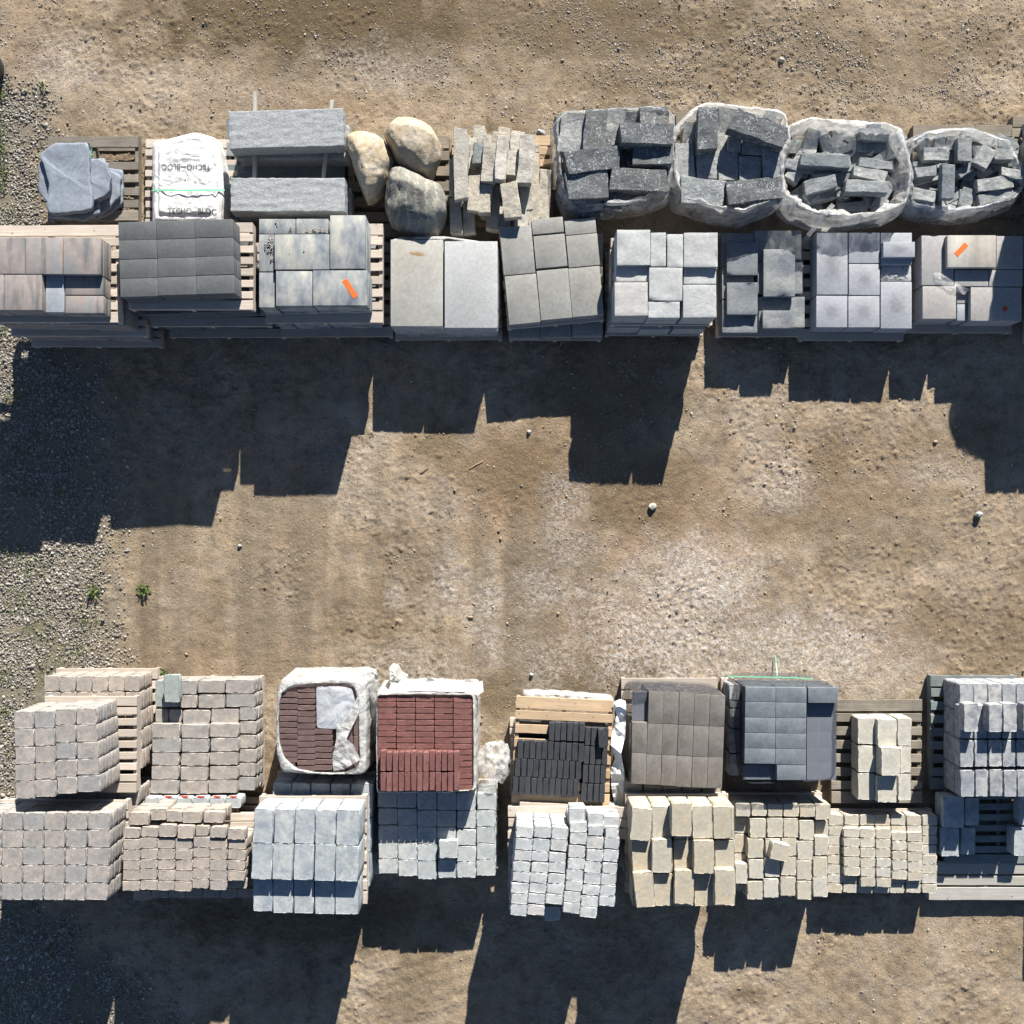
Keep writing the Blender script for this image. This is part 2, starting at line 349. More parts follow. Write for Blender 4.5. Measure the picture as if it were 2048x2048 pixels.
M['flag'] = stone('blue_grey_flagstone', [(.20, .225, .268), (.22, .243, .285)], .6, (.17, .195, .23), 5, .2, bump=.6, bscale=20, terr=.5, worn=0)
M['blackrock'] = stone('black_limestone', [(.062, .07, .076), (.095, .10, .102), (.055, .062, .068), (.12, .118, .112)], .8, (.125, .13, .132), 6, .4, bump=.9, bscale=24, flecks=(.55, .57, .57), worn=0)
M['greyrock'] = stone('grey_limestone', [(.32, .31, .285), (.25, .26, .26), (.37, .36, .33), (.21, .225, .225)], .8, (.17, .185, .19), 6, .4, bump=.9, bscale=24, flecks=(.50, .51, .50), worn=0)
M['bluerock'] = stone('slate_coloured_stone', [(.16, .175, .18), (.32, .315, .30), (.23, .24, .24), (.42, .41, .385), (.13, .145, .155), (.28, .28, .27)], .8, (.15, .17, .18), 7, .35, bump=.8, bscale=26, worn=0)
M['lime'] = stone('pale_limestone', [(.40, .36, .295), (.44, .385, .30), (.36, .34, .305), (.47, .44, .385)], .8, (.31, .28, .235), 8, .3, bump=.8, bscale=35, worn=0)
M['tanrock'] = stone('golden_boulder_stone', [(.345, .275, .185)], .8, (.42, .37, .295), 5, .4, bump=1.0, bscale=22, worn=0)
M['tanrock2'] = stone('yellow_white_boulder_stone', [(.40, .31, .19)], .9, (.48, .43, .35), 9, .5, bump=1.0, bscale=22, worn=0)
M['greyboulder'] = stone('banded_grey_boulder_stone', [(.165, .162, .145)], .9, (.25, .24, .205), 3.5, .45, bump=1.0, bscale=18, veins=(.34, .30, .22), worn=0)
M['wood_new'] = wood('new_pallet_wood', (.44, .32, .20), (.32, .215, .12), (.30, .225, .15))
M['wood_pale'] = wood('bleached_pallet_wood', (.46, .40, .335), (.34, .285, .235), (.37, .32, .27))
M['wood_grey'] = wood('weathered_pallet_wood', (.235, .21, .17), (.14, .12, .095), (.10, .085, .065))
M['wood_old'] = wood('dark_pallet_wood', (.22, .185, .14), (.14, .115, .085), (.10, .09, .07))
M['wood_blue'] = wood('teal_stained_wood', (.15, .185, .185), (.07, .105, .115), (.21, .205, .185))
M['wood_white'] = wood('whitewashed_board_wood', (.38, .37, .335), (.28, .27, .24), (.27, .25, .21))
M['film'] = plastic('clear_stretch_film', (.80, .80, .78), .36, .16, .3, 10)
M['bag'] = plastic('milky_bag_film', (.78, .77, .74), .50, .2, .35, 11)
M['bagthin'] = plastic('thin_bag_film', (.70, .72, .73), .42, .2, .3, 9)
M['wrap'] = plastic('white_wrap', (.58, .575, .545), .86, .32, .25, 9)
M['wrap_grey'] = plastic('shiny_liner', (.44, .46, .48), 1.0, .3, .1, 5)
M['bagwhite'] = plastic('white_printed_film', (.74, .73, .71), 1.0, .35, .1, 6)
M['paper'] = flat('white_paper', (.72, .73, .72), .6)
M['orange'] = flat('orange_sticker', (.85, .12, .012), .5)
M['redtag'] = flat('red_sticker', (.50, .05, .035), .5)
M['ink'] = flat('dark_ink', (.035, .04, .06), .7)
M['strap'] = flat('green_strap', (.16, .50, .30), .35)
M['rubber'] = flat('dark_green_plastic', (.025, .04, .04), .4)
M['net_dark'] = netting('dark_netting', (.03, .035, .05), 330)
M['net_pale'] = netting('pale_netting', (.20, .215, .245), 260)

# ------------------------------------------------------------------ ground
def vnoise(x, y, s, seed):
    """smooth value noise on arrays"""
    rs = np.random.RandomState(seed); G = rs.rand(257, 257).astype(np.float32); G[256] = G[0]; G[:, 256] = G[:, 0]
    u = x * s + 500.3; v = y * s + 500.7
    i = np.floor(u).astype(int); j = np.floor(v).astype(int); a = u - i; b = v - j
    a = a * a * (3 - 2 * a); b = b * b * (3 - 2 * b); i %= 256; j %= 256
    return (G[i, j] * (1 - a) + G[i + 1, j] * a) * (1 - b) + (G[i, j + 1] * (1 - a) + G[i + 1, j + 1] * a) * b
def fbm(x, y, s, seed, o=4, g=.5):
    r = 0; a = 1; tot = 0
    for k in range(o):
        r = r + a * vnoise(x, y, s * 2 ** k, seed + k); tot += a; a *= g
    return r / tot
def blob(X, Y, cx, cy, rx, ry, soft=.5, seed=3, wob=.5):
    """ragged spot given in photo pixels; X, Y are pixel coordinates"""
    d = np.sqrt(((X - cx) / rx) ** 2 + ((Y - cy) / ry) ** 2)
    d = d + (fbm(X / 100., Y / 100., 2.2, seed, 4) - .5) * 2 * wob
    return np.clip((1 - d) / soft + .5, 0, 1)
def sstep(a, b, x):
    t = np.clip((x - a) / (b - a), 0, 1); return t * t * (3 - 2 * t)
def gravel_mask(X, Y):
    edge = np.interp(Y, [-200, 110, 190, 300, 420, 520, 680, 1000, 1100, 1300, 1400, 1500, 1640, 1800, 1900, 2060, 2300],
                     [-200, -60, 55, 85, 95, 60, 150, 215, 205, 210, 120, 60, 20, 30, 190, 330, 400])
    edge = edge + (fbm(X / 100., Y / 100., 2.5, 61, 4) - .5) * 130
    return 1 - sstep(-60, 75, X - edge)
def ground_height(x, y):
    X = x * F / CAM_H + CX; Y = -y * F / CAM_H + CY
    g = gravel_mask(X, Y)
    z = (fbm(x, y, 1.1, 11, 3) - .5) * .05
    z += (fbm(x, y, 9, 21, 4) - .5) * .012
    lump = fbm(x, y, 26, 31, 3, .6)
    rough_zone = sstep(.42, .62, fbm(x, y, 1.3, 77, 3))
    z += (lump - .5) * (.005 + .009 * rough_zone)
    z += np.maximum(0, lump - .62) * .05 * rough_zone
    rg = np.abs(2 * fbm(x + .3 * fbm(x, y, 5, 141, 2), y * 1.5, 7, 131, 4, .6) - 1)
    z -= np.clip(.035 - rg, 0, 1) / .035 * .008 * (.25 + .75 * rough_zone)
    rg2 = np.abs(2 * fbm(x * .8, y * 1.6, 17, 151, 3, .6) - 1)
    z -= np.clip(.05 - rg2, 0, 1) / .05 * .005 * sstep(.45, .6, fbm(x, y, 2.1, 161, 3))
    # tyre ruts that run along the aisle and down the yard
    for (yc, wd) in ((900, 60), (1010, 50), (1200, 60)):
        yy = Y - yc - 26 * np.sin(X / 330.)
        band = np.exp(-(yy / wd) ** 2) * sstep(850, 1050, X)
        z += band * (.0035 * np.sin((X + .6 * yy) / 4.2) * (fbm(x, y, 3, 91, 2) > .48) - .006)
    band = sstep(150, 260, X) * (1 - sstep(880, 1000, X)) * sstep(1000, 1150, Y) * (1 - sstep(1330, 1400, Y))
    z += band * .004 * np.sin(X / 19. + 2 * fbm(x, y, 1, 41, 2))
    b2 = sstep(740, 780, X) * (1 - sstep(960, 1040, X)) * sstep(1880, 1920, Y)
    z += b2 * .0022 * np.sin(Y / 4.5 + X / 14.)
    b3 = sstep(1500, 1600, X) * sstep(1880, 1920, Y)
    z += b3 * .0025 * np.sin(Y / 5.0) * np.sin(X / 7.)
    z -= g * .012
    return z
def make_ground():
    fx = np.arange(-6.1, 6.1001, .016); fy = np.arange(-6.1, 6.4001, .016)
    farp = np.array([6.6, 7.5, 9, 12, 18, 30, 60, 120, 250])
    xs = np.concatenate([-farp[::-1], fx, farp]); ys = np.concatenate([-farp[::-1], fy, farp])
    Xg, Yg = np.meshgrid(xs, ys, indexing='ij')
    Z = ground_height(Xg, Yg) * (np.maximum(abs(Xg), abs(Yg)) < 6.5)
    n, m = Xg.shape
    co = np.stack([Xg, Yg, Z], -1).reshape(-1, 3).astype(np.float32)
    ii, jj = np.meshgrid(np.arange(n - 1), np.arange(m - 1), indexing='ij')
    a = (ii * m + jj).ravel(); q = np.stack([a, a + m, a + m + 1, a + 1], -1).astype(np.int32)
    me = bpy.data.meshes.new('ground'); me.vertices.add(len(co)); me.vertices.foreach_set('co', co.ravel())
    me.loops.add(q.size); me.loops.foreach_set('vertex_index', q.ravel())
    me.polygons.add(len(q)); me.polygons.foreach_set('loop_start', np.arange(0, q.size, 4, dtype=np.int32)); me.polygons.foreach_set('loop_total', np.full(len(q), 4, np.int32))
    me.update(); me.polygons.foreach_set('use_smooth', np.ones(len(q), bool))
    X = Xg * F / CAM_H + CX; Y = -Yg * F / CAM_H + CY
    damp = np.zeros_like(X)
    for k, (cx, cy, rx, ry, s) in enumerate([(620, 40, 360, 85, 1), (1100, 50, 500, 70, .7), (1700, 110, 420, 60, .45), (1150, 950, 260, 60, .45), (1850, 900, 160, 60, .35), (1650, 1040, 260, 40, .45), (1230, 1350, 90, 40, .7), (1000, 1390, 50, 40, .6), (860, 1330, 40, 50, .3), (1300, 160, 300, 40, .4), (760, 120, 260, 50, .45), (1060, 940, 130, 70, .6), (1260, 1010, 120, 60, .65), (1320, 960, 90, 50, .6),
            (1180, 1345, 110, 45, .75), (1145, 1100, 60, 40, .35), (880, 890, 60, 40, .5), (1660, 920, 40, 60, .5), (1700, 1010, 160, 50, .4), (1150, 1260, 100, 60, .4), (1780, 1100, 110, 40, .35),
            (1900, 1240, 120, 60, .45), (2000, 1300, 80, 60, .4), (760, 1230, 40, 150, .35), (690, 1200, 30, 160, .3), (1200, 760, 120, 120, .6), (640, 1840, 260, 60, .6), (1230, 780, 130, 110, .6),
            (820, 1970, 60, 80, .5), (280, 600, 80, 60, .4), (560, 210, 160, 40, .3), (1280, 640, 300, 60, .5), (330, 330, 400, 60, .25), (420, 1230, 30, 130, .3), (300, 1300, 40, 90, .25), (1500, 1990, 50, 20, .6), (1850, 330, 260, 50, .3)]):
        damp = np.maximum(damp, blob(X, Y, cx, cy, rx, ry, .8, 100 + k, .55) * min(1, s * 1.05))
    chalk = np.zeros_like(X)
    for k, (cx, cy, rx, ry, s) in enumerate([(1390, 1170, 130, 90, .9), (1330, 1290, 150, 90, .95), (1620, 1290, 180, 70, .85), (1500, 1330, 260, 50, .7), (980, 1200, 24, 60, .8), (940, 1230, 20, 50, .5), (900, 1160, 40, 60, .6),
            (1100, 1180, 70, 40, .6), (1140, 1090, 50, 40, .5), (1130, 1010, 40, 60, .5), (1560, 960, 60, 60, .5), (1880, 940, 60, 30, .45), (790, 1190, 20, 40, .5), (820, 1340, 110, 50, .45), (1100, 1320, 60, 60, .5),
            (880, 1010, 60, 50, .2), (100, 130, 90, 60, .45), (760, 130, 120, 50, .45), (1700, 1350, 120, 50, .5), (1220, 1230, 90, 50, .6), (985, 1290, 30, 40, .6), (700, 930, 60, 90, .3), (400, 200, 180, 50, .25), (1480, 830, 70, 40, .3)]):
        chalk = np.maximum(chalk, blob(X, Y, cx, cy, rx, ry, 1.0, 300 + k, .7) * s)
    # long soft wheel streaks that run north-south across the west part of the aisle
    st = fbm(X / 100., Y / 1500., 2.6, 501, 3)
    streak = sstep(.35, .7, st) * sstep(140, 260, X) * (1 - sstep(1000, 1300, X)) * sstep(850, 1100, Y) * (1 - sstep(1340, 1420, Y))
    grav = gravel_mask(X, Y)
    red = np.zeros_like(X)
    for k, (cx, cy, rx, ry, s) in enumerate([(1060, 960, 170, 100, .8), (1300, 1020, 140, 90, .7), (1450, 1070, 120, 60, .5), (1200, 1270, 130, 70, .6), (1700, 950, 200, 70, .4), (500, 1330, 240, 40, .3), (620, 210, 200, 40, .5), (980, 2000, 70, 60, .4), (60, 60, 120, 90, .3), (1700, 1270, 200, 40, .3)]):
        red = np.maximum(red, blob(X, Y, cx, cy, rx, ry, .9, 700 + k, .6) * s)
    ca = me.color_attributes.new('marks', 'FLOAT_COLOR', 'POINT')
    ca.data.foreach_set('color', np.stack([np.clip(damp + 0 * X, 0, 1), chalk, grav, red], -1).astype(np.float32).ravel())
    c2 = me.color_attributes.new('streaks', 'FLOAT_COLOR', 'POINT')
    c2.data.foreach_set('color', np.stack([streak, streak, streak, np.ones_like(X)], -1).astype(np.float32).ravel())
    m_, t, b = newmat('packed_dirt'); L = t.links
    at = N(t, 'ShaderNodeAttribute', attribute_name='marks'); sp = N(t, 'ShaderNodeSeparateColor'); L.new(at.outputs['Color'], sp.inputs[0])
    at2 = N(t, 'ShaderNodeAttribute', attribute_name='streaks')
    v = N(t, 'ShaderNodeTexCoord').outputs['Object']
    nA = noi(t, v, 1.3, 6, .62, .5); nB = noi(t, v, 6.5, 6, .68, .3); nC = noi(t, v, 42, 7, .78, .3); nD = noi(t, v, 240, 3, .7)
    rA = ramp(t, [(.32, (.195, .149, .099)), (.5, (.265, .205, .138)), (.66, (.32, .255, .182))]); L.new(nA, rA.inputs[0])
    col = rA.outputs[0]
    rB = ramp(t, [(.30, (.60, .60, .61)), (.5, (1, 1, 1)), (.70, (1.24, 1.22, 1.20))]); L.new(nB, rB.inputs[0])
    col = mixc(t, 1.0, col, rB.outputs[0], 'MULTIPLY')
    rE = ramp(t, [(.47, (0, 0, 0)), (.66, (.25,) * 3)]); L.new(noi(t, v, 3.2, 5, .6, .8), rE.inputs[0])
    col = mixc(t, rE.outputs[0], col, (.27, .25, .225))
    col = mixc(t, at.outputs['Alpha'], col, (.265, .182, .112))
    f = N(t, 'ShaderNodeMath', operation='MULTIPLY'); f.inputs[1].default_value = .85; L.new(at2.outputs['Fac'], f.inputs[0])
    col = mixc(t, f.outputs[0], col, (.165, .13, .09))
    col = mixc(t, sp.outputs[0], col, (.115, .084, .048))
    # chalk dust: broken up by fine noise
    cm = N(t, 'ShaderNodeMath', operation='MULTIPLY'); cr = ramp(t, [(.44, (0, 0, 0)), (.60, (.95,) * 3)]); L.new(noi(t, v, 21, 7, .82, .6), cr.inputs[0])
    L.new(cr.outputs[0], cm.inputs[0]); L.new(sp.outputs[1], cm.inputs[1])
    col = mixc(t, cm.outputs[0], col, (.50, .47, .44))
    col = mixc(t, sp.outputs[2], col, (.185, .16, .12))
    mo = ramp(t, [(.56, (0, 0, 0)), (.7, (.6,) * 3)]); L.new(noi(t, v, 5, 5, .6), mo.inputs[0])
    mg = N(t, 'ShaderNodeMath', operation='MULTIPLY'); L.new(mo.outputs[0], mg.inputs[0]); L.new(sp.outputs[2], mg.inputs[1])
    col = mixc(t, mg.outputs[0], col, (.13, .135, .045))
    rC = ramp(t, [(.27, (.38, .38, .40)), (.42, (.93,) * 3), (.70, (1.34,) * 3)]); L.new(nC, rC.inputs[0])
    col = mixc(t, 1.0, col, rC.outputs[0], 'MULTIPLY')
    rD = ramp(t, [(.28, (.55,) * 3), (.72, (1.42,) * 3)]); L.new(nD, rD.inputs[0])
    col = mixc(t, 1.0, col, rD.outputs[0], 'MULTIPLY')
    L.new(col, b.inputs['Base Color']); b.inputs['Roughness'].default_value = .95; b.inputs['Specular IOR Level'].default_value = .15
    hs = N(t, 'ShaderNodeMath', operation='MULTIPLY_ADD'); L.new(nD, hs.inputs[0]); hs.inputs[1].default_value = .30
    hs2 = N(t, 'ShaderNodeMath', operation='MULTIPLY_ADD'); L.new(nC, hs2.inputs[0]); hs2.inputs[1].default_value = 1.0
    L.new(nB, hs2.inputs[2]); L.new(hs2.outputs[0], hs.inputs[2])
    bp = N(t, 'ShaderNodeBump'); bp.inputs['Strength'].default_value = 1.0; bp.inputs['Distance'].default_value = .014
    L.new(hs.outputs[0], bp.inputs['Height']); L.new(bp.outputs[0], b.inputs['Normal'])
    me.materials.append(m_)
    o = bpy.data.objects.new('ground', me); link(o, kind='structure')
make_ground()

# ------------------------------------------------------------------ loose stones (too many to count)
def scatter(name, label, X, Y, size, mat, seed, sink=.35):
    rs = np.random.RandomState(seed)
    t = (1 + 5 ** .5) / 2
    iv = np.array([(-1, t, 0), (1, t, 0), (-1, -t, 0), (1, -t, 0), (0, -1, t), (0, 1, t), (0, -1, -t), (0, 1, -t), (t, 0, -1), (t, 0, 1), (-t, 0, -1), (-t, 0, 1)], float) / (1 + t * t) ** .5
    fc = np.array([(0, 11, 5), (0, 5, 1), (0, 1, 7), (0, 7, 10), (0, 10, 11), (1, 5, 9), (5, 11, 4), (11, 10, 2), (10, 7, 6), (7, 1, 8), (3, 9, 4), (3, 4, 2), (3, 2, 6), (3, 6, 8), (3, 8, 9), (4, 9, 5), (2, 4, 11), (6, 2, 10), (8, 6, 7), (9, 8, 1)])
    n = len(X)
    V = iv[None] * (1 + rs.uniform(-.28, .28, (n, 12, 1)))
    sc = np.stack([rs.uniform(.8, 1.5, n), rs.uniform(.6, 1.0, n), rs.uniform(.45, .85, n)], -1)
    V = V * sc[:, None, :] * size[:, None, None]
    a = rs.uniform(0, 6.28, n); tl = rs.uniform(-.5, .5, n)
    ct, st_ = np.cos(tl)[:, None], np.sin(tl)[:, None]
    y1 = V[..., 1] * ct - V[..., 2] * st_; z1 = V[..., 1] * st_ + V[..., 2] * ct
    ca, sa = np.cos(a)[:, None], np.sin(a)[:, None]
    x2 = V[..., 0] * ca - y1 * sa; y2 = V[..., 0] * sa + y1 * ca
    gz = ground_height(X, Y)
    P = np.stack([x2 + X[:, None], y2 + Y[:, None], z1 + (gz + size * (.6 - sink))[:, None]], -1).reshape(-1, 3).astype(np.float32)
    Fq = (fc[None] + (np.arange(n) * 12)[:, None, None]).reshape(-1, 3).astype(np.int32)
    me = bpy.data.meshes.new(name); me.vertices.add(len(P)); me.vertices.foreach_set('co', P.ravel())
    me.loops.add(Fq.size); me.loops.foreach_set('vertex_index', Fq.ravel())
    me.polygons.add(len(Fq)); me.polygons.foreach_set('loop_start', np.arange(0, Fq.size, 3, dtype=np.int32)); me.polygons.foreach_set('loop_total', np.full(len(Fq), 3, np.int32))
    me.update(); me.polygons.foreach_set('use_smooth', np.ones(len(Fq), bool)); me.materials.append(mat)
    o = bpy.data.objects.new(name, me); link(o, None, label, name.replace('_', ' '), None, 'stuff')
def pebble_mat(name, stops):
    m, t, b = newmat(name); L = t.links
    g = N(t, 'ShaderNodeNewGeometry'); cr = ramp(t, stops); L.new(g.outputs['Random Per Island'], cr.inputs[0])
    nn = ramp(t, [(.3, (.8,) * 3), (.7, (1.15,) * 3)]); L.new(noi(t, N(t, 'ShaderNodeTexCoord').outputs['Object'], 90, 3), nn.inputs[0])
    L.new(mixc(t, 1.0, cr.outputs[0], nn.outputs[0], 'MULTIPLY'), b.inputs['Base Color']); b.inputs['Roughness'].default_value = .8
    b.inputs['Specular IOR Level'].default_value = .3
    return m
rs = np.random.RandomState(5)
def P2W(X, Y): return (X - CX) * CAM_H / F, -(Y - CY) * CAM_H / F
n = 330000
X = rs.uniform(-60, 480, n); Y = rs.uniform(-60, 2110, n)
g = gravel_mask(X, Y); bare = fbm(X / 100., Y / 100., 1.6, 871, 3)
k = (rs.rand(n) < g * np.clip(1.5 - 1.4 * sstep(.45, .75, bare), .15, 1) * .42) & ~((X < 480) & (Y > 1360) & (Y < 1780) & (X > 70)) & ~((Y > 460) & (Y < 660) & (X > 60))
wx, wy = P2W(X[k], Y[k])
scatter('gravel', 'grey and cream crushed gravel along the left edge of the yard', wx, wy, rs.gamma(4.2, .0017, k.sum()) + .0026,
        pebble_mat('gravel_stone', [(0, (.10, .095, .082)), (.3, (.21, .19, .15)), (.6, (.31, .28, .23)), (.85, (.17, .16, .15)), (1, (.45, .43, .385))]), 1)
n = 420000
X = rs.uniform(-40, 2090, n); Y = rs.uniform(-40, 2090, n)
cl = fbm(X / 100., Y / 100., 1.1, 901, 4); cl2 = fbm(X / 100., Y / 100., 3.4, 931, 3)
dens = .09 + .9 * sstep(.42, .66, cl) * sstep(.38, .6, cl2) + .35 * (Y < 210) * sstep(.40, .6, cl2)
zone = np.interp(Y, [0, 200, 330, 700, 900, 1200, 1800, 2048], [1.0, 1.0, .4, .45, .4, .2, .16, .16])
zone = zone * np.where(X > 1000, 1.25, .6)
zone = zone * np.where((X > 1080) & (X < 1620) & (Y > 640) & (Y < 960), 1.7, 1)
zone = zone + .5 * ((X > 1250) & (X < 1450) & (Y > 1740) & (Y < 1850))
zone = zone + .55 * np.exp(-((Y - (60 + .02 * X)) / 60.) ** 2) + .6 * np.exp(-((Y - 175) / 40.) ** 2) * (X > 1250)
k = rs.rand(n) < dens * zone * .42
wx, wy = P2W(X[k], Y[k])
scatter('loose_pebbles', 'small pale and grey pebbles scattered over the packed dirt', wx, wy, rs.gamma(2.4, .0014, k.sum()) + .0021,
        pebble_mat('dirt_pebble', [(0, (.16, .15, .14)), (.35, (.30, .26, .21)), (.65, (.40, .35, .29)), (.9, (.26, .25, .25)), (1, (.50, .47, .42))]), 2, sink=.42)
def clod_mat():
    m, t, b = newmat('dirt_clod'); g = N(t, 'ShaderNodeNewGeometry')
    cr = ramp(t, [(0, (.20, .15, .10)), (1, (.31, .235, .155))]); t.links.new(g.outputs['Random Per Island'], cr.inputs[0]); t.links.new(cr.outputs[0], b.inputs['Base Color']); b.inputs['Roughness'].default_value = .95
    return m
n = 120000
X = rs.uniform(-40, 2090, n); Y = rs.uniform(-40, 2090, n)
cl = fbm(X / 100., Y / 100., 1.3, 77, 3); cl2 = fbm(X / 100., Y / 100., 4, 951, 3)
k = rs.rand(n) < (.04 + .7 * sstep(.48, .68, cl) * sstep(.45, .6, cl2)) * .3
wx, wy = P2W(X[k], Y[k])
scatter('dirt_clods', 'crumbled clods of dried mud on the packed dirt', wx, wy, rs.gamma(2.3, .0021, k.sum()) + .0025, clod_mat(), 3, sink=.35)

# ------------------------------------------------------------------ pallets
WD = {}
def board(L, W, T, mat, var):
    key = (round(L, 2), round(W, 3), T, mat.name, var)
    if key not in WD:
        nx = 9; v = []; f = []; rr = random.Random(var * 31 + int(L * 100))
        bow = rr.uniform(-.003, .003); ch = [rr.uniform(0, .004) for _ in range(nx * 2 + 4)]
        xs = [-L / 2 + L * i / (nx - 1) for i in range(nx)]
        for i, x in enumerate(xs):
            zz = bow * (1 - (2 * x / L) ** 2); e0, e1 = ch[i], ch[i + nx]
            bx = .0025
            v += [(x, -W / 2 + e0, zz - T), (x, -W / 2 + e0, zz - bx), (x, -W / 2 + e0 + bx, zz), (x, W / 2 - e1 - bx, zz), (x, W / 2 - e1, zz - bx), (x, W / 2 - e1, zz - T)]
        for i in range(nx - 1):
            a, c = i * 6, i * 6 + 6
            for q in range(5): f.append((a + q, a + q + 1, c + q + 1, c + q))
            f.append((a + 5, a, c, c + 5))
        f.append((5, 4, 3, 2, 1, 0)); e = (nx - 1) * 6; f.append((e, e + 1, e + 2, e + 3, e + 4, e + 5))
        # winding is made consistent below
        me = mesh_from('board', v, f, mat)
        bm = bmesh.new(); bm.from_mesh(me); bmesh.ops.recalc_face_normals(bm, faces=bm.faces); bm.to_mesh(me); bm.free()
        WD[key] = me
    return WD[key]
def pallet(cx, cy, W, D, rot, ztop, mat, label, group='pallets under the stacks', nb=8, broken=(), hgt=.13, nstr=3):
    e = empty('pallet', (cx, cy, ztop - hgt), rot, label, 'pallet', group)
    T = .019; bw = D / (nb + (nb - 1) * .55) if nb > 1 else .1
    step = (D - bw) / (nb - 1)
    def put(name, me, loc, rz=0):
        o = bpy.data.objects.new(name, me); o.location = loc; o.rotation_euler = (0, 0, rz); link(o, e); return o
    for i in range(nb):
        if i in broken: continue
        ww = bw * (1.35 if i in (0, nb - 1) else 1)
        yy = -D / 2 + bw / 2 + i * step + (bw * .17 if i == 0 else -bw * .17 if i == nb - 1 else 0)
        put('deck_board', board(W + R.uniform(-.012, .0), ww, T, mat, R.randrange(3)), (R.uniform(-.004, .004), yy, hgt - R.uniform(.0, .0015)), R.uniform(-.004, .004))
    for i in range(nstr):
        x = -W / 2 + .026 + i * (W - .052) / (nstr - 1)
        put('stringer', board(D - .01, .042, hgt - 2 * T - .002, mat, R.randrange(3)), (x, 0, hgt - T - .0015), math.pi / 2)
    for y in (-D / 2 + .07, 0, D / 2 - .07):
        put('bottom_board', board(W - .02, .1, T, mat, 1), (0, y, T + .0005))
    return e

# ------------------------------------------------------------------ stacks
def exposed(cells, i, eps=.035):
    c = cells[i]
    for dx, dy in ((1, 0), (-1, 0), (0, 1), (0, -1)):
        x = c[0] + dx * (c[2] / 2 + eps); y = c[1] + dy * (c[3] / 2 + eps)
        if not any(abs(x - d[0]) < d[2] / 2 + .005 and abs(y - d[1]) < d[3] / 2 + .005 for k, d in enumerate(cells) if k != i): return True
    return False
def bbox(cells):
    return (min(c[0] - c[2] / 2 for c in cells), min(c[1] - c[3] / 2 for c in cells), max(c[0] + c[2] / 2 for c in cells), max(c[1] + c[3] / 2 for c in cells))
def rotpt(x, y, a, cx, cy):
    return cx + (x - cx) * math.cos(a) - (y - cy) * math.sin(a), cy + (x - cx) * math.sin(a) + (y - cy) * math.cos(a)
def tower(name, cat, label, group, cells, ztop, levels, mat, style, drops=None, jit=.003, gap=.004, pmat=None, plabel='pallet', pm=.03, palh=.13, nb=8, prot=0, extra_mats=None, pgroup=None, pshift=(0, 0), below=None, h=None, lean=(0, 0), pd=0):
    """levels: from the top down, [(layers, dx, dy)]; each rests on a pallet. drops[i] = layers that are missing on top of cell i.
    below: replaces the cell list for the layers under the visible top one."""
    drops = drops or {}
    tot = sum(l[0] for l in levels)
    h = h or (ztop - palh * len(levels)) / tot
    z = ztop
    for li, lv in enumerate(levels):
        nl, dx, dy = lv[:3]
        for k in range(nl):
            cs = cells if (li == 0 and (k == 0 or below is None)) else (below or cells)
            for i, c in enumerate(cs):
                if li == 0 and k < drops.get(i, 0): continue
                topmost = li == 0 and k == (drops.get(i, 0) if cs is cells else 0)
                if not topmost and not exposed(cs, i) and not (li == 0 and k <= 1 and drops): continue
                lx = lean[0] * (ztop - z); ly = lean[1] * (ztop - z)
                cc = (c[0] + dx + lx, c[1] + dy + ly, c[2], c[3], c[4])
                mm = mat
                if extra_mats and topmost and i in extra_mats: mm = extra_mats[i]
                block(name, cc, z, h - .0015, style, mm, label, cat, group, gap, jit=jit if not (topmost and style == 'slab') else jit * .4)
            z -= h
        b = bbox(below or cells)
        W, D = b[2] - b[0] + pm, b[3] - b[1] + pm + (pd if li == 0 else 0)
        pallet((b[0] + b[2]) / 2 + dx + pshift[0], (b[1] + b[3]) / 2 + dy + pshift[1] + (pd / 2 if li == 0 else 0), W, D, prot, z, pmat or M['wood_pale'],
               plabel + ('' if len(levels) == 1 else [', upper pallet', ', lower pallet', ', lowest pallet'][li]), pgroup, nb, hgt=palh)
        z -= palh
    return h
def cl(r, z, *rects):
    return [cell(r, a[0], a[1], a[2], a[3], z, a[4] if len(a) > 4 else 0) for a in rects]

# ================================================================== upper front row: stacks of slabs
G1 = 'pallets of concrete slabs in the upper row'
def slabcat(s): return s
z = 1.20; h = (z - .39) / 13
A = cl('1', z, (-80, 1125, 180, 1388), (183, 1125, 450, 1390), (453, 1128, 722, 1392), (-240, 1392, 28, 1648), (31, 1392, 300, 1648)) + \
    cl('1', z - h, (326, 1402, 460, 1664), (466, 1402, 740, 1540), (466, 1544, 740, 1670))
tower('streaked_slab', 'paving slab', 'rust and grey streaked concrete slab in the tall stack at the far left of the upper front row', 'streaked slabs in the far left stack',
      A, z, [(4, 0, 0), (5, .10, -.05), (4, .12, -.09)], M['slab_a'], 'slab', drops={5: 1, 6: 1, 7: 1}, h=h, pm=.10, pd=.15, pshift=(.03, -.0), pmat=M['wood_pale'],
      plabel='pale wood pallet in the tall streaked slab stack at the far left', pgroup='pallets in the far left slab stack', extra_mats={5: M['white_slab']}, below=None)
z = 1.14; h = (z - .39) / 12
B = grid('1', [845, 1117, 1392, 1665], [860, 1132, 1407, 1680], [[1013, 1145, 1282, 1418, 1552], [1006, 1137, 1272, 1408, 1540], [998, 1128, 1262, 1396, 1530]], z)
tower('charcoal_block', 'concrete block', 'smooth charcoal concrete block in the dark stack second from left in the upper front row', 'charcoal blocks in the dark stack',
      B, z, [(4, 0, 0), (4, .08, -.09), (4, .14, -.13)], M['charcoal'], 'slab', h=h, pm=.12, pshift=(.06, -.01), plabel='pale wood pallet under the charcoal blocks second from left', pgroup='pallets in the charcoal block stack', gap=.003)
z = .93; h = (z - .26) / 11
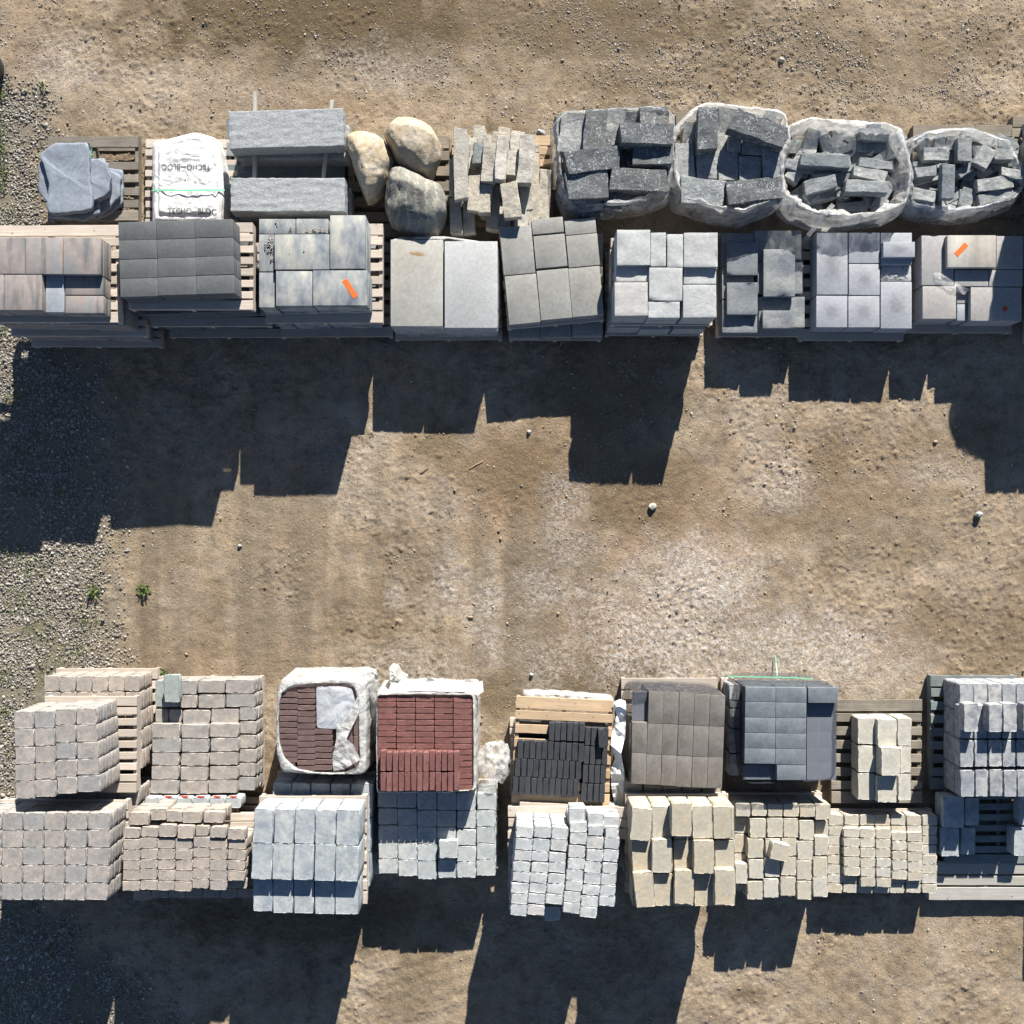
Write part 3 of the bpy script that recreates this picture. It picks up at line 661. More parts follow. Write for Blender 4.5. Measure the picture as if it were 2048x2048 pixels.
C_ = cl('2', z - h, (278, 992, 540, 1102), (544, 992, 776, 1100), (278, 1104, 388, 1372), (278, 1377, 394, 1630)) + \
    cl('2', z, (390, 1103, 784, 1357), (786, 966, 1042, 1352), (398, 1366, 660, 1618), (664, 1361, 1055, 1615))
tower('marbled_slab', 'paving slab', 'blue grey and cream marbled slab in the stack with crumbs of gravel on top', 'marbled slabs in the third stack',
      C_, z, [(6, 0, 0), (5, .05, -.06)], M['slab_c'], 'slab', drops={0: 1, 1: 1, 2: 1, 3: 1}, h=h, pm=.12, pshift=(.05, -.03), plabel='pallet under the marbled blue and cream slabs', pgroup='pallets in the marbled slab stack')
z = .53
D_ = cl('2', z, (1220, 1140, 1597, 1764)) + cl('3', z, (103, 1152, 484, 1776))
M['slab_cream'] = stone('cream_grey_slab', [(.335, .325, .30)], .8, (.30, .28, .245), 1.8, .12, bump=.08)
tower('large_slab', 'paving slab', 'large pale grey slab in the two wide film wrapped piles beside the boulders', 'large pale slabs under clear film',
      D_, z, [(5, 0, 0)], M['slab_pale'], 'slab', pm=.05, pshift=(.02, -.02), plabel='pallet under the large pale grey slabs', gap=.006, extra_mats={0: M['slab_cream']})
def ctr(r, cx, cy, w_, h_, z, rot=0): return cell(r, cx - w_ / 2, cy - h_ / 2, cx + w_ / 2, cy + h_ / 2, z, rot)
z = .50
E_ = [ctr('3', a[0], a[1], a[2], a[3], z, 5.3) for a in ((626, 1218, 230, 345), (662, 1568, 228, 352), (842, 1042, 227, 112), (862, 1225, 227, 235), (891, 1533, 227, 358), (1077, 1048, 225, 112), (1094, 1220, 227, 230), (1117, 1514, 227, 352))]
Ebot = cl('3', .25, (562, 1110, 787, 1460), (562, 1463, 787, 1848), (790, 1100, 1012, 1460), (790, 1463, 1012, 1842), (1016, 1100, 1238, 1460), (1016, 1463, 1238, 1832))
tower('taupe_slab', 'paving slab', 'smooth taupe slab in the slightly turned pile in the middle of the upper front row', 'taupe slabs in the turned pile', E_, z, [(2, 0, 0)], M['slab_taupe'], 'slab', pm=-.02, h=.06,
      plabel='pallet between the turned taupe slabs and the pile beneath', prot=math.radians(5.3), palh=.13)
tower('taupe_slab', 'paving slab', 'taupe slab in the shaded square pile beneath the turned taupe slabs', 'taupe slabs under the turned pile', Ebot, .25, [(2, 0, 0)], M['slab_taupe'], 'slab', pm=.0, h=.06,
      plabel='lowest pallet beneath the turned taupe slabs')
z = .84; h = (z - .26) / 11
F_ = cl('3', z, (1580, 1092, 1692, 1335), (1695, 1100, 1812, 1340), (1565, 1342, 1806, 1581), (1562, 1584, 1790, 1702), (1320, 1446, 1560, 1690)) + cl('3', z, (1336, 1070, 1578, 1326)) + \
    cl('4', z, (244, 1092, 488, 1340), (234, 1462, 475, 1700)) + cl('3', z - h, (1330, 1328, 1565, 1444)) + cl('4', z - h, (240, 1344, 475, 1460))
tower('riven_slab', 'paving slab', 'pale riven stone slab in the whitish stack right of the turned taupe pile', 'pale riven slabs',
      F_, z, [(6, 0, 0), (5, -.02, -.03)], M['cleft_white'], 'cleft', drops={8: 1, 9: 1}, h=h, pm=.02, plabel='pallet in the stack of pale riven slabs', pgroup='pallets in the riven slab stack')
z = .28; h = .075
Gc = cl('4', z, (510, 1092, 742, 1330), (745, 1075, 1085, 1297), (512, 1334, 742, 1568), (770, 1302, 1092, 1530), (516, 1572, 770, 1808), (776, 1552, 1108, 1775))
tower('grey_slab', 'paving slab', 'grey riven slab in the lower layers of the low uneven pile right of the whitish stack', 'lower grey riven slabs', Gc, z, [(2, 0, 0)], M['cleft_grey'], 'cleft', h=h, pm=.03, plabel='pallet under the low uneven grey slabs')
for rc, zz, lb in (((549, 1162, 772, 1396), z + .055, 'square shaded slab at the back left of the uneven pile'), ((550, 1447, 772, 1680), z + .055, 'grey slab with a shaded half near the front left of the uneven pile'),
               ((812, 1210, 1040, 1550), z + .075, 'long pale grey slab lying highest on the uneven pile'), ((806, 1648, 1040, 1778), z + .055, 'short grey slab at the front right of the uneven pile')):
    block('grey_slab', cell('4', *rc, zz), zz, .052, 'cleft', M['cleft_grey'], lb, 'paving slab', 'loose slabs on top of the uneven pile')
z = .37; h = (z - .13) / 4
Hc = cl('5', z, (190, 1092, 413, 1537), (187, 1543, 411, 1771), (420, 1092, 643, 1312), (420, 1315, 643, 1540), (417, 1545, 642, 1772), (650, 1092, 874, 1320), (648, 1442, 872, 1779)) + cl('5', z - h, (655, 1326, 866, 1440))
tower('blue_grey_slab', 'paving slab', 'blue grey slab with a damp round centre in the pile behind the pinkish slabs', 'blue grey slabs', Hc, z, [(4, 0, 0)], M['slab_blue'], 'slab', drops={7: 1}, h=h, pm=.10, pshift=(-.05, -.03), plabel='pallet under the blue grey slabs')
block('narrow_slab', cell('5', 667, 1157, 895, 1268, z + h), z + h, h - .002, 'slab', M['slab_blue'], 'narrow blue grey slab lying loose on the back right corner of the blue grey pile', 'paving slab')
z = .40; h = (z - .13) / 4
Jc = cl('5', z, (940, 1112, 1172, 1470), (1176, 1112, 1472, 1352), (1476, 1115, 1670, 1354), (1180, 1358, 1420, 1478), (1424, 1358, 1668, 1478), (948, 1474, 1190, 1710), (1293, 1483, 1660, 1726)) + cl('5', z - h, (1194, 1484, 1288, 1600), (1194, 1604, 1264, 1724))
tower('pinkish_slab', 'paving slab', 'smooth pinkish grey slab in the pile at the right end of the upper front row', 'pinkish grey slabs', Jc, z, [(4, 0, 0)], M['slab_pink'], 'slab', drops={7: 1, 8: 1}, h=h, pm=.10, pshift=(-.03, -.02), plabel='pallet under the pinkish grey slabs', extra_mats={8: M['white_slab']})
top_j = block('banded_slab', cell('5', 1125, 1110, 1475, 1342, z + h), z + h, h - .002, 'slab', M['slab_j'], 'banded taupe slab with an orange sticker lying on the pinkish pile', 'paving slab')
def sticker(par, r, cx, cy, L_, W_, rot, z, mat, name='sticker'):
    x, y = wp(r, cx, cy, z); k = CAM_H / F / SC * (1 - z / CAM_H)
    v, f = box_vf(-L_ * k / 2, -W_ * k / 2, 0, L_ * k / 2, W_ * k / 2, .0015)
    o = bpy.data.objects.new(name, mesh_from(name, v, f, mat)); link(o)
    mw = Matrix.Translation((x, y, z + .0012)) @ Matrix.Rotation(math.radians(rot), 4, 'Z')
    o.parent = par; pm_ = Matrix.LocRotScale(par.location, par.rotation_euler, par.scale); o.matrix_local = pm_.inverted() @ mw
    return o
sticker(top_j, '5', 1225, 1213, 108, 36, 46, z + h, M['orange'])
def find(name, x, y):
    return min((o for o in COL.objects if o.name.startswith(name)), key=lambda o: (o.location.x - x) ** 2 + (o.location.y - y) ** 2 + (o.location.z - 3) ** 2 * .2)
x, y = wp('2', 860, 1490, .93); sticker(find('marbled_slab', x, y), '2', 931, 1492, 148, 38, -57, .93, M['orange'])
x, y = wp('5', 1480, 1600, .40); sticker(find('pinkish_slab', x, y), '5', 1538, 1636, 34, 34, 40, .40, M['redtag'], 'red_sticker')
# stack and bulk bag whose shadows fall into the picture from the right edge
Kc = []
for i in range(3):
    for j in range(3):
        Kc.append((5.88 + i * .37, 2.28 + j * .37, .36, .36, 0))
tower('square_slab', 'paving slab', 'grey slab in the stack beyond the right edge', 'slabs beyond the right edge', Kc, .84, [(5, 0, 0), (5, 0, 0)], M['slab_blue'], 'slab', pm=.05, plabel='pallet beyond the right edge', pgroup='pallets beyond the right edge')
Kd = [(5.76 + i * .30, 3.72 + j * .30, .29, .29, 0) for i in range(3) for j in range(3)]
tower('edge_block', 'concrete block', 'block in the tall stack beyond the right edge', 'blocks beyond the right edge', Kd, 1.30, [(5, 0, 0), (4, 0, 0)], M['mixgrey'], 'slab', pm=.2, plabel='dark pallet at the right edge', pgroup='pallets at the right edge', pmat=M['wood_old'])
EDGE_BAG = True

# ================================================================== natural stone on pallets, back of the upper row
def stoneblock(name, c, ztop, th, mat, label, group=None, tilt=None, style='rough', cat='stone'):
    o = block(name, c, ztop, th, style, mat, label, cat, group, gap=.0, tilt=tilt, nvar=8)
    return o
# limestone posts
z0 = .14
pallet(*[(a) for a in ((wp('3', 520, 720, .13)[0]), (wp('3', 520, 720, .13)[1]))], 1.12, 1.0, 0, .13, M['wood_new'], 'pallet of warm wood under the pale limestone posts', 'pallets under natural stone', nb=8)
posts = [(170, 340, 270, 850, 1, .60), (268, 680, 355, 935, -3, .52), (345, 742, 440, 950, -3, .50), (308, 448, 398, 595, -4, .50), (372, 455, 478, 725, -5, .56), (446, 370, 548, 480, -3, .46), (468, 390, 550, 715, -4, .60),
         (540, 505, 632, 685, -5, .50), (632, 392, 740, 735, -5, .58), (722, 525, 782, 780, -2, .40), (775, 640, 862, 990, -3, .38), (712, 745, 785, 1040, -2, .42), (140, 840, 226, 1100, 3, .40), (236, 855, 320, 1100, 2, .38),
         (138, 560, 172, 830, 0, .42), (410, 752, 498, 1070, -4, .38), (515, 730, 640, 985, 8, .60), (492, 870, 585, 1050, 0, .36), (618, 842, 712, 1040, -6, .42), (272, 412, 335, 640, -2, .36), (372, 395, 445, 470, 0, .34), (565, 440, 640, 520, 0, .34), (745, 450, 782, 520, 0, .36)]
for i, p in enumerate(posts):
    dark = i in (3,)
    stoneblock('limestone_post', cell('3', *p[:4], p[5], p[4]), p[5], .11, M['bluerock'] if dark else M['lime'],
               'dark blue grey stub of stone among the pale limestone posts' if dark else 'pale rough limestone post in the loose heap left of the wrapped black stones', None if dark else 'pale limestone posts', (R.uniform(-.04, .04), R.uniform(-.04, .04)))
for i in range(34):
    a, b_ = R.uniform(190, 800), R.uniform(460, 1010); zz = R.choice([.24, .24, .34, .44])
    ln = R.uniform(200, 330)
    stoneblock('limestone_post', ctr('3', a, b_, 90, min(ln, 2 * min(b_ - 380, 1080 - b_) + 120), zz, R.uniform(-6, 6)), zz - .01, .10, M['lime'], 'pale rough limestone post in the loose heap left of the wrapped black stones', 'pale limestone posts')
# boulders
def boulder(label, r, pts, zmid, hgt, mat, amp=.02, seed=1, name='boulder'):
    bm = bmesh.new(); P = [wp(r, a, b_, zmid) for a, b_ in pts]
    cx = sum(p[0] for p in P) / len(P); cy = sum(p[1] for p in P) / len(P)
    rr = random.Random(seed)
    rings = ((0, .6), (.12, .86), (.38, 1.0), (.66, .99), (.88, .80), (1.0, .42))
    for fz, s in rings:
        for p in P:
            k = s * rr.uniform(.90, 1.06)
            bm.verts.new(((p[0] - cx) * k, (p[1] - cy) * k, hgt * fz * rr.uniform(.90, 1.06)))
    res = bmesh.ops.convex_hull(bm, input=bm.verts)
    bmesh.ops.delete(bm, geom=[v for v in bm.verts if not v.link_faces], context='VERTS')
    bmesh.ops.triangulate(bm, faces=bm.faces)
    bmesh.ops.subdivide_edges(bm, edges=bm.edges, cuts=2, use_grid_fill=True)
    for _ in range(1): bmesh.ops.smooth_vert(bm, verts=bm.verts, factor=.35, use_axis_x=True, use_axis_y=True, use_axis_z=True)
    bmesh.ops.subdivide_edges(bm, edges=bm.edges, cuts=1, use_grid_fill=True)
    off = Vector((seed * 3.1, seed * 7.7, 0))
    for v in bm.verts:
        v.co *= 1.07; pl = mnoise.cell_vector(v.co * 5 + off) * .5 - Vector((.25, .25, .25)); v.co += pl * amp * .0
        n1 = mnoise.noise_vector(v.co * 6 + off) * amp + mnoise.noise_vector(v.co * 20 + off) * amp * .45 + mnoise.noise_vector(v.co * 50 + off) * amp * .2
        v.co += n1; v.co.z = max(0, v.co.z)
    bmesh.ops.recalc_face_normals(bm, faces=bm.faces)
    me = bpy.data.meshes.new(name); bm.to_mesh(me); bm.free(); me.materials.append(mat); me.polygons.foreach_set('use_smooth', [True] * len(me.polygons))
    o = bpy.data.objects.new(name, me); o.location = (cx, cy, zmid - hgt * .38); link(o, None, label, 'boulder'); return o
x, y = wp('2', 1280, 760, .13)
pallet(x - .0, y, 1.12, 1.12, 0, .13, M['wood_old'], 'dark weathered pallet under the three boulders', 'pallets under natural stone', nb=7)
boulder('rounded tan and white boulder leaning at the left of the pallet', '2', [(935, 450), (1040, 408), (1130, 425), (1200, 500), (1245, 610), (1215, 740), (1130, 860), (1070, 872), (1020, 790), (985, 650), (940, 560)], .33, .50, M['tanrock2'], .020, 3)
boulder('largest smooth golden boulder at the back of the three', '2', [(1210, 370), (1290, 318), (1400, 312), (1500, 385), (1570, 480), (1575, 590), (1500, 725), (1400, 705), (1290, 630), (1230, 540), (1200, 450)], .33, .50, M['tanrock'], .020, 5)
boulder('banded grey boulder with cream streaks at the front of the three', '2', [(1250, 680), (1330, 655), (1450, 720), (1560, 790), (1620, 880), (1605, 1010), (1560, 1110), (1390, 1120), (1250, 1085), (1205, 960), (1205, 840), (1215, 740)], .33, .52, M['greyboulder'], .022, 9)
# granite beams
x, y = wp('2', 470, 640, .13)
pallet(x, y - .02, 1.30, 1.12, 0, .13, M['wood_blue'], 'dark stained pallet under the granite beams', 'pallets under natural stone', nb=5)
for rc, lb in (((120, 322, 925, 565), 'lower granite beam that shows at the right below the rear beam'), ((120, 772, 940, 965), 'lower granite beam that shows at the right below the front beam')):
    stoneblock('granite_beam', cell('2', *rc, .36), .36, .22, M['granite'], lb, None, style='beam', cat='stone beam')
stoneblock('granite_beam', cell('2', 62, 212, 882, 482, .61, 1.6), .61, .19, M['granite'], 'rear grey granite beam lying on two bleached wooden bearers', style='beam', cat='stone beam')
stoneblock('granite_beam', cell('2', 75, 700, 892, 942, .61), .61, .19, M['granite'], 'front grey granite beam nearest the marbled slabs', style='beam', cat='stone beam')
for (xa, ya, xb, yb) in ((250, 80, 243, 800), (803, 140, 725, 800)):
    a = wp('2', xa, ya, .41); b_ = wp('2', xb, yb, .41); L_ = math.dist(a, b_)
    me = board(L_, .042, .045, M['wood_white'], 1); o = bpy.data.objects.new('wooden_bearer', me); o.location = ((a[0] + b_[0]) / 2, (a[1] + b_[1]) / 2, .415); o.rotation_euler = (0, 0, math.atan2(b_[1] - a[1], b_[0] - a[0]))
    link(o, None, ('left' if xa < 500 else 'right') + ' bleached wooden bearer under the upper granite beams', 'timber')
# flagstones
def flagstone(label, r, pts, ztop, th, seed, mat=None, sub=26):
    P = [wp(r, a, b_, ztop) for a, b_ in pts]; n = len(P)
    rr = random.Random(seed); Q = []
    for i in range(n):
        a, b_ = P[i], P[(i + 1) % n]; L_ = math.dist(a, b_); m_ = max(1, int(L_ / .03))
        for k in range(m_):
            t = k / m_; q = Vector((a[0] + (b_[0] - a[0]) * t, a[1] + (b_[1] - a[1]) * t, 0))
            Q.append(q + mnoise.noise_vector(q * 9 + Vector((seed, 0, 0))) * .018)
    cx = sum(q.x for q in Q) / len(Q); cy = sum(q.y for q in Q) / len(Q); K = len(Q); V = []; Fc = []
    rings = [(0.98, -th), (1.0, -th * .7), (1.0, -th * .25), (.985, -.002)] + [(s, 0) for s in (.93, .82, .68, .52, .36, .2, .08)]
    for s, dz in rings:
        for q in Q:
            x_ = (q.x - cx) * s; y_ = (q.y - cy) * s
            e = mnoise.noise(Vector((x_ * 4 + seed, y_ * 4, 3))) * .012 + mnoise.noise(Vector((x_ * 14 + seed, y_ * 14, 3))) * .005 + (-.006 if mnoise.noise(Vector((x_ * 3 + y_ * 5 + seed, y_ * 2, 9))) > .1 else 0)
            V.append((x_ + mnoise.noise(Vector((x_ * 30, y_ * 30, dz * 60))) * .006 * (s > .97), y_ + mnoise.noise(Vector((x_ * 30, y_ * 30, dz * 60 + 5))) * .006 * (s > .97), dz + (e if dz > -th * .3 else 0)))
    for i in range(len(rings) - 1):
        for k in range(K): Fc.append((i * K + k, i * K + (k + 1) % K, (i + 1) * K + (k + 1) % K, (i + 1) * K + k))
    V.append((0, 0, 0)); c = len(V) - 1; e = (len(rings) - 1) * K
    for k in range(K): Fc.append((e + k, e + (k + 1) % K, c))
    me = mesh_from('flagstone', V, Fc, mat or M['flag'], True)
    bm = bmesh.new(); bm.from_mesh(me); bmesh.ops.recalc_face_normals(bm, faces=bm.faces); bm.to_mesh(me); bm.free()
    o = bpy.data.objects.new('flagstone', me); o.location = (cx, cy, ztop); link(o, None, label, 'flagstone', None); return o
x, y = wp('1', 665, 705, .12)
pallet(x, y, 1.00, .93, 0, .12, M['wood_grey'], 'weathered grey pallet under the flagstones at the far left', 'pallets under natural stone', nb=7, nstr=3, broken=(5,))
flagstone('lowest flagstone showing at the right of the pile', '1', [(560, 640), (780, 625), (870, 640), (880, 780), (872, 880), (790, 950), (700, 985), (560, 960)], .17, .05, 11)
flagstone('second lowest flagstone of the pile at the far left', '1', [(400, 600), (790, 640), (862, 690), (855, 830), (790, 905), (700, 990), (500, 995), (345, 985)], .22, .05, 13)
flagstone('rounded flagstone showing between the two top ones', '1', [(560, 570), (740, 560), (775, 640), (800, 720), (775, 830), (712, 870), (715, 960), (600, 1000), (360, 985)], .27, .05, 17)
flagstone('square flagstone tucked under the right edge of the largest one', '1', [(520, 590), (640, 562), (700, 560), (765, 590), (790, 700), (780, 790), (745, 830), (665, 862), (520, 850)], .33, .05, 19)
flagstone('broad flagstone whose left tip shows in the shadow of the largest one', '1', [(275, 590), (350, 540), (500, 600), (600, 800), (500, 900), (320, 865), (275, 800)], .33, .05, 21)
flagstone('largest slate blue flagstone on top of the pile at the far left', '1', [(275, 530), (330, 480), (400, 450), (500, 447), (612, 444), (636, 470), (636, 560), (636, 640), (640, 740), (664, 830), (660, 915), (600, 945), (500, 955), (400, 962), (342, 955), (325, 905), (332, 860), (345, 740), (338, 690)], .39, .055, 23)

# ------------------------------------------------------------------ plastic
def resample(P, K):
    d = [0]
    for i in range(len(P)): d.append(d[-1] + math.dist(P[i], P[(i + 1) % len(P)]))
    out = []; j = 0
    for k in range(K):
        s = d[-1] * k / K
        while d[j + 1] < s: j += 1
        t = (s - d[j]) / (d[j + 1] - d[j]); a, b_ = P[j], P[(j + 1) % len(P)]
        out.append((a[0] + (b_[0] - a[0]) * t, a[1] + (b_[1] - a[1]) * t))
    for _ in range(3): out = [((out[i - 1][0] + 2 * out[i][0] + out[(i + 1) % K][0]) / 4, (out[i - 1][1] + 2 * out[i][1] + out[(i + 1) % K][1]) / 4) for i in range(K)]
    return out
def film_ring(name, label, cat, r, pts, zr, zb, mat, rings, seed, K=260, wr=.014, ztilt=None, group=None):
    """rings: (outward offset, height fraction 0 bottom .. 1 rim, wrinkle factor)"""
    P = resample([wp(r, a, b_, zr) for a, b_ in pts], K); cx = sum(p[0] for p in P) / K; cy = sum(p[1] for p in P) / K
    V = []; Fc = []; so = Vector((seed * 5.3, seed * 2.1, 0))
    for off, fz, wf in rings:
        for k in range(K):
            a = Vector((P[k][0] - cx, P[k][1] - cy, 0)); t = Vector((P[(k + 1) % K][0] - P[k - 1][0], P[(k + 1) % K][1] - P[k - 1][1], 0)).normalized(); nrm = Vector((t.y, -t.x, 0))
            if nrm.dot(a) < 0: nrm = -nrm
            arc = k / K * 60
            q = Vector((math.cos(2 * math.pi * k / K) * 2.2, math.sin(2 * math.pi * k / K) * 2.2, fz * 1.4)) + so
            ri = rings.index((off, fz, wf)); ql = Vector((math.cos(2 * math.pi * k / K) * .9, math.sin(2 * math.pi * k / K) * .9, ri * .42)) + so; qv = Vector((q.x * 2.4, q.y * 2.4, ri * .08)) + so
            w1 = .9 * mnoise.noise(ql * 2.2) + .6 * mnoise.noise(Vector((ql.x * 4, ql.y * 4, ri * .9))) + .30 * mnoise.noise(qv * 1.5) + .10 * mnoise.noise(q * 13)
            w2 = .8 * mnoise.noise(ql * 2.6 + Vector((9, 9, 9))) + .35 * mnoise.noise(q * 5)
            zz = zb + (zr - zb) * fz + w2 * wr * 1.5 * wf * (fz > .3)
            if ztilt: zz += ztilt(a.x, a.y) * max(0, fz)
            lipw = 1 + (1.1 * mnoise.noise(q * 1.7 + Vector((4, 4, 4))) + .5 * mnoise.noise(q * 6)) * (off < -.001)
            p = a + nrm * (off * max(.2, lipw) + w1 * wr * wf)
            V.append((p.x, p.y, zz))
    for i in range(len(rings) - 1):
        for k in range(K): Fc.append((i * K + k, i * K + (k + 1) % K, (i + 1) * K + (k + 1) % K, (i + 1) * K + k))
    me = mesh_from(name, V, Fc, mat, True); o = bpy.data.objects.new(name, me); o.location = (cx, cy, 0); link(o, None, label, cat, group); return o
BAGR = [(.02, 0, .5), (.05, .12, .8), (.06, .25, 1), (.06, .4, 1), (.05, .55, 1), (.04, .7, 1.1), (.025, .82, 1.2), (.012, .9, 1.3), (.004, .96, 1.4), (0, 1.0, 1.5), (-.012, 1.03, 1.5), (-.024, 1.02, 1.6), (-.034, .98, 1.6), (-.045, .9, 1.5), (-.05, .78, 1.2), (-.05, .6, 1.0)]
def rocks(r, lst, name, mat, label, group, th, unique=None, mats=None):
    for i, p in enumerate(lst):
        lb = (unique or {}).get(i)
        stoneblock(name, cell(r, p[0], p[1], p[2], p[3], p[5], -p[4]), p[5], p[6] if len(p) > 6 else th, (mats or {}).get(i, mat), lb or label, None if lb else group, (R.uniform(-.07, .07), R.uniform(-.07, .07)))
def fill(r, x0, y0, x1, y1, zs, n, wl, ww, name, mat, label, group, th=.1):
    for i in range(n):
        a, b_ = R.uniform(x0, x1), R.uniform(y0, y1); zz = R.choice(zs)
        stoneblock(name, ctr(r, a, b_, wl * R.uniform(.7, 1.2), ww * R.uniform(.8, 1.2), zz, R.uniform(-90, 90) if wl < 260 else R.choice([0, 90]) + R.uniform(-8, 8)), zz, th, mat, label, group, (R.uniform(-.15, .15), R.uniform(-.15, .15)))
# bag 1
L1 = 'dark fleck marked limestone block in the leftmost plastic wrapped pile'; G_1 = 'dark limestone blocks in the leftmost wrapped pile'
rocks('3', [(925, 230, 1112, 525, 8, .52), (1105, 212, 1262, 505, 4, .60), (1262, 218, 1392, 470, 5, .50), (1395, 222, 1452, 290, 0, .48), (1452, 215, 1502, 310, 5, .48), (1502, 188, 1712, 318, -2, .56), (1362, 308, 1745, 458, 0, .66),
            (972, 488, 1358, 652, -7, .62), (1452, 474, 1728, 604, 0, .60), (975, 648, 1275, 850, -6, .60), (1290, 635, 1698, 790, 1, .60), (1370, 470, 1452, 640, 0, .42)],
      'limestone_block', M['blackrock'], L1, G_1, .16, {0: 'brownish grey block at the back left corner of the leftmost wrapped pile', 2: 'split grey block with cracked end at the back of the leftmost wrapped pile'}, {0: M['greyrock'], 2: M['greyrock'], 3: M['lime'], 4: M['greyrock']})
fill('3', 1050, 330, 1600, 780, [.40, .44, .48], 34, 330, 150, 'limestone_block', M['blackrock'], L1, G_1, .15)
film_ring('stretch_film', 'clear stretch film around the leftmost pile of black stone', 'plastic film', '3', [(908, 290), (985, 218), (1200, 205), (1400, 200), (1560, 195), (1700, 205), (1742, 260), (1748, 400), (1728, 520), (1728, 650), (1705, 800), (1550, 850), (1350, 880), (1150, 893), (1000, 893), (950, 780), (925, 640), (908, 480)], .56, .13, M['bagthin'], BAGR[:12], 3)
x, y = wp('3', 1325, 560, .13); pallet(x, y, 1.18, 1.02, 0, .125, M['wood_grey'], 'pallet under the leftmost wrapped black stones', 'pallets under the wrapped stone', nb=7)
# bag 2
L2 = 'rough dark grey stone block in the second wrapped pile with the tilted top block'; G_2 = 'stone blocks in the second wrapped pile'
rocks('4', [(342, 190, 480, 495, 0, .66), (585, 262, 985, 420, 21, .70), (182, 450, 318, 745, -3, .52), (335, 515, 485, 705, 0, .52), (485, 505, 632, 720, 0, .50), (640, 545, 795, 715, 0, .52), (815, 480, 948, 712, -2, .56),
            (222, 705, 538, 885, 4, .56), (548, 705, 948, 870, -7, .58), (560, 400, 655, 515, 0, .50), (662, 415, 812, 535, 4, .52), (478, 408, 522, 505, 0, .36), (822, 222, 950, 300, 25, .50)],
      'limestone_block', M['greyrock'], L2, G_2, .16, {1: 'long dark block lying tilted highest on the second wrapped pile', 0: 'dark block speckled with pale marks at the back of the second wrapped pile', 7: 'greenish split block at the front left of the second wrapped pile'},
      {0: M['blackrock'], 1: M['blackrock'], 8: M['blackrock']})
fill('4', 270, 330, 850, 800, [.38, .42, .45], 34, 330, 150, 'limestone_block', M['greyrock'], L2, G_2, .15)
film_ring('bulk_bag', 'torn milky bag around the second pile of black stone', 'plastic bag', '4', [(150, 520), (190, 350), (300, 220), (395, 165), (560, 180), (760, 195), (920, 215), (970, 240), (985, 330), (1010, 420), (965, 560), (955, 700), (965, 800), (900, 860), (780, 905), (680, 945), (520, 925), (380, 890), (225, 835), (190, 740), (160, 640)], .56, .13, M['bag'], BAGR[:13], 5)
x, y = wp('4', 560, 570, .13); pallet(x, y, 1.15, 1.05, 0, .125, M['wood_old'], 'pallet under the second wrapped pile', 'pallets under the wrapped stone', nb=7)
# bag 3
L3 = 'blue grey stone block inside the third round bag'; G_3 = 'stone blocks in the third bag'
rocks('5', [(110, 350, 205, 525, 12, .42), (222, 395, 300, 530, -20, .42), (320, 462, 455, 520, -14, .42), (500, 350, 720, 432, 5, .46), (478, 450, 745, 518, 4, .40), (78, 532, 425, 622, 3, .50), (492, 568, 738, 632, 5, .50),
            (456, 632, 695, 710, 9, .50), (402, 715, 698, 805, 3, .54), (102, 700, 335, 795, -13, .48), (42, 625, 128, 700, 0, .38), (345, 752, 430, 840, 10, .40), (150, 640, 430, 705, -12, .38), (625, 835, 690, 935, 35, .40), (125, 795, 335, 862, -12, .36), (432, 540, 540, 690, 10, .36), (345, 875, 560, 940, 0, .34)],
      'split_stone', M['bluerock'], L3, G_3, .10, {5: 'long blue grey block lying highest at the left of the third bag', 6: 'light topped block at the right of the third bag', 3: 'thick grey block against the back rim of the third bag'})
fill('5', 20, 400, 760, 900, [.24, .30, .36, .41], 52, 230, 90, 'split_stone', M['bluerock'], L3, G_3)
film_ring('bulk_bag', 'round open milky bag of stone with a thick rolled rim', 'plastic bag', '5', [(-95, 480), (-60, 390), (10, 320), (150, 268), (350, 285), (520, 300), (700, 315), (800, 345), (820, 430), (850, 560), (872, 650), (860, 780), (820, 890), (700, 945), (560, 960), (400, 985), (200, 965), (60, 915), (-60, 800), (-100, 700), (-108, 590)], .54, .13, M['bag'],
          BAGR[:-4] + [(-.05, .98, 1.3), (-.062, .92, 1.4), (-.068, .80, 1.3), (-.07, .62, 1.0)], 8, wr=.015)
x, y = wp('5', 390, 640, .13); pallet(x, y, 1.15, 1.02, 0, .125, M['wood_old'], 'pallet under the third bag', 'pallets under the wrapped stone', nb=7)
# bag 4
L4 = 'small grey split stone in the rightmost bag'; G_4 = 'split stones in the rightmost bag'
rocks('5', [(958, 485, 1138, 575, 0, .48), (1038, 398, 1115, 490, 3, .42), (1118, 400, 1180, 500, 8, .42), (1198, 420, 1302, 578, 2, .52), (1145, 490, 1205, 565, 20, .40), (1342, 475, 1452, 625, 30, .50), (1465, 492, 1600, 572, 3, .50), (882, 588, 990, 622, 5, .40),
            (898, 615, 1045, 690, -4, .50), (885, 680, 1070, 735, -14, .42), (1086, 600, 1180, 845, 2, .58), (1042, 540, 1078, 625, -30, .46, .04), (1195, 615, 1310, 680, -32, .46), (1515, 635, 1685, 700, 14, .50), (1342, 692, 1598, 785, -8, .48), (1345, 790, 1605, 862, -17, .46), (872, 782, 1042, 868, 10, .50),
            (1005, 850, 1065, 915, 10, .38), (1062, 790, 1132, 915, 0, .36), (1222, 770, 1318, 915, 20, .42), (1585, 580, 1645, 635, 10, .42), (1160, 560, 1240, 620, 10, .38), (1300, 470, 1400, 540, 0, .38), (1265, 400, 1420, 450, 15, .36)],
      'split_stone', M['bluerock'], L4, G_4, .09, {10: 'narrow stone lying crosswise highest in the rightmost bag', 16: 'bright topped stone at the left front of the rightmost bag', 15: 'long stone with a sunlit ridge at the front of the rightmost bag'})
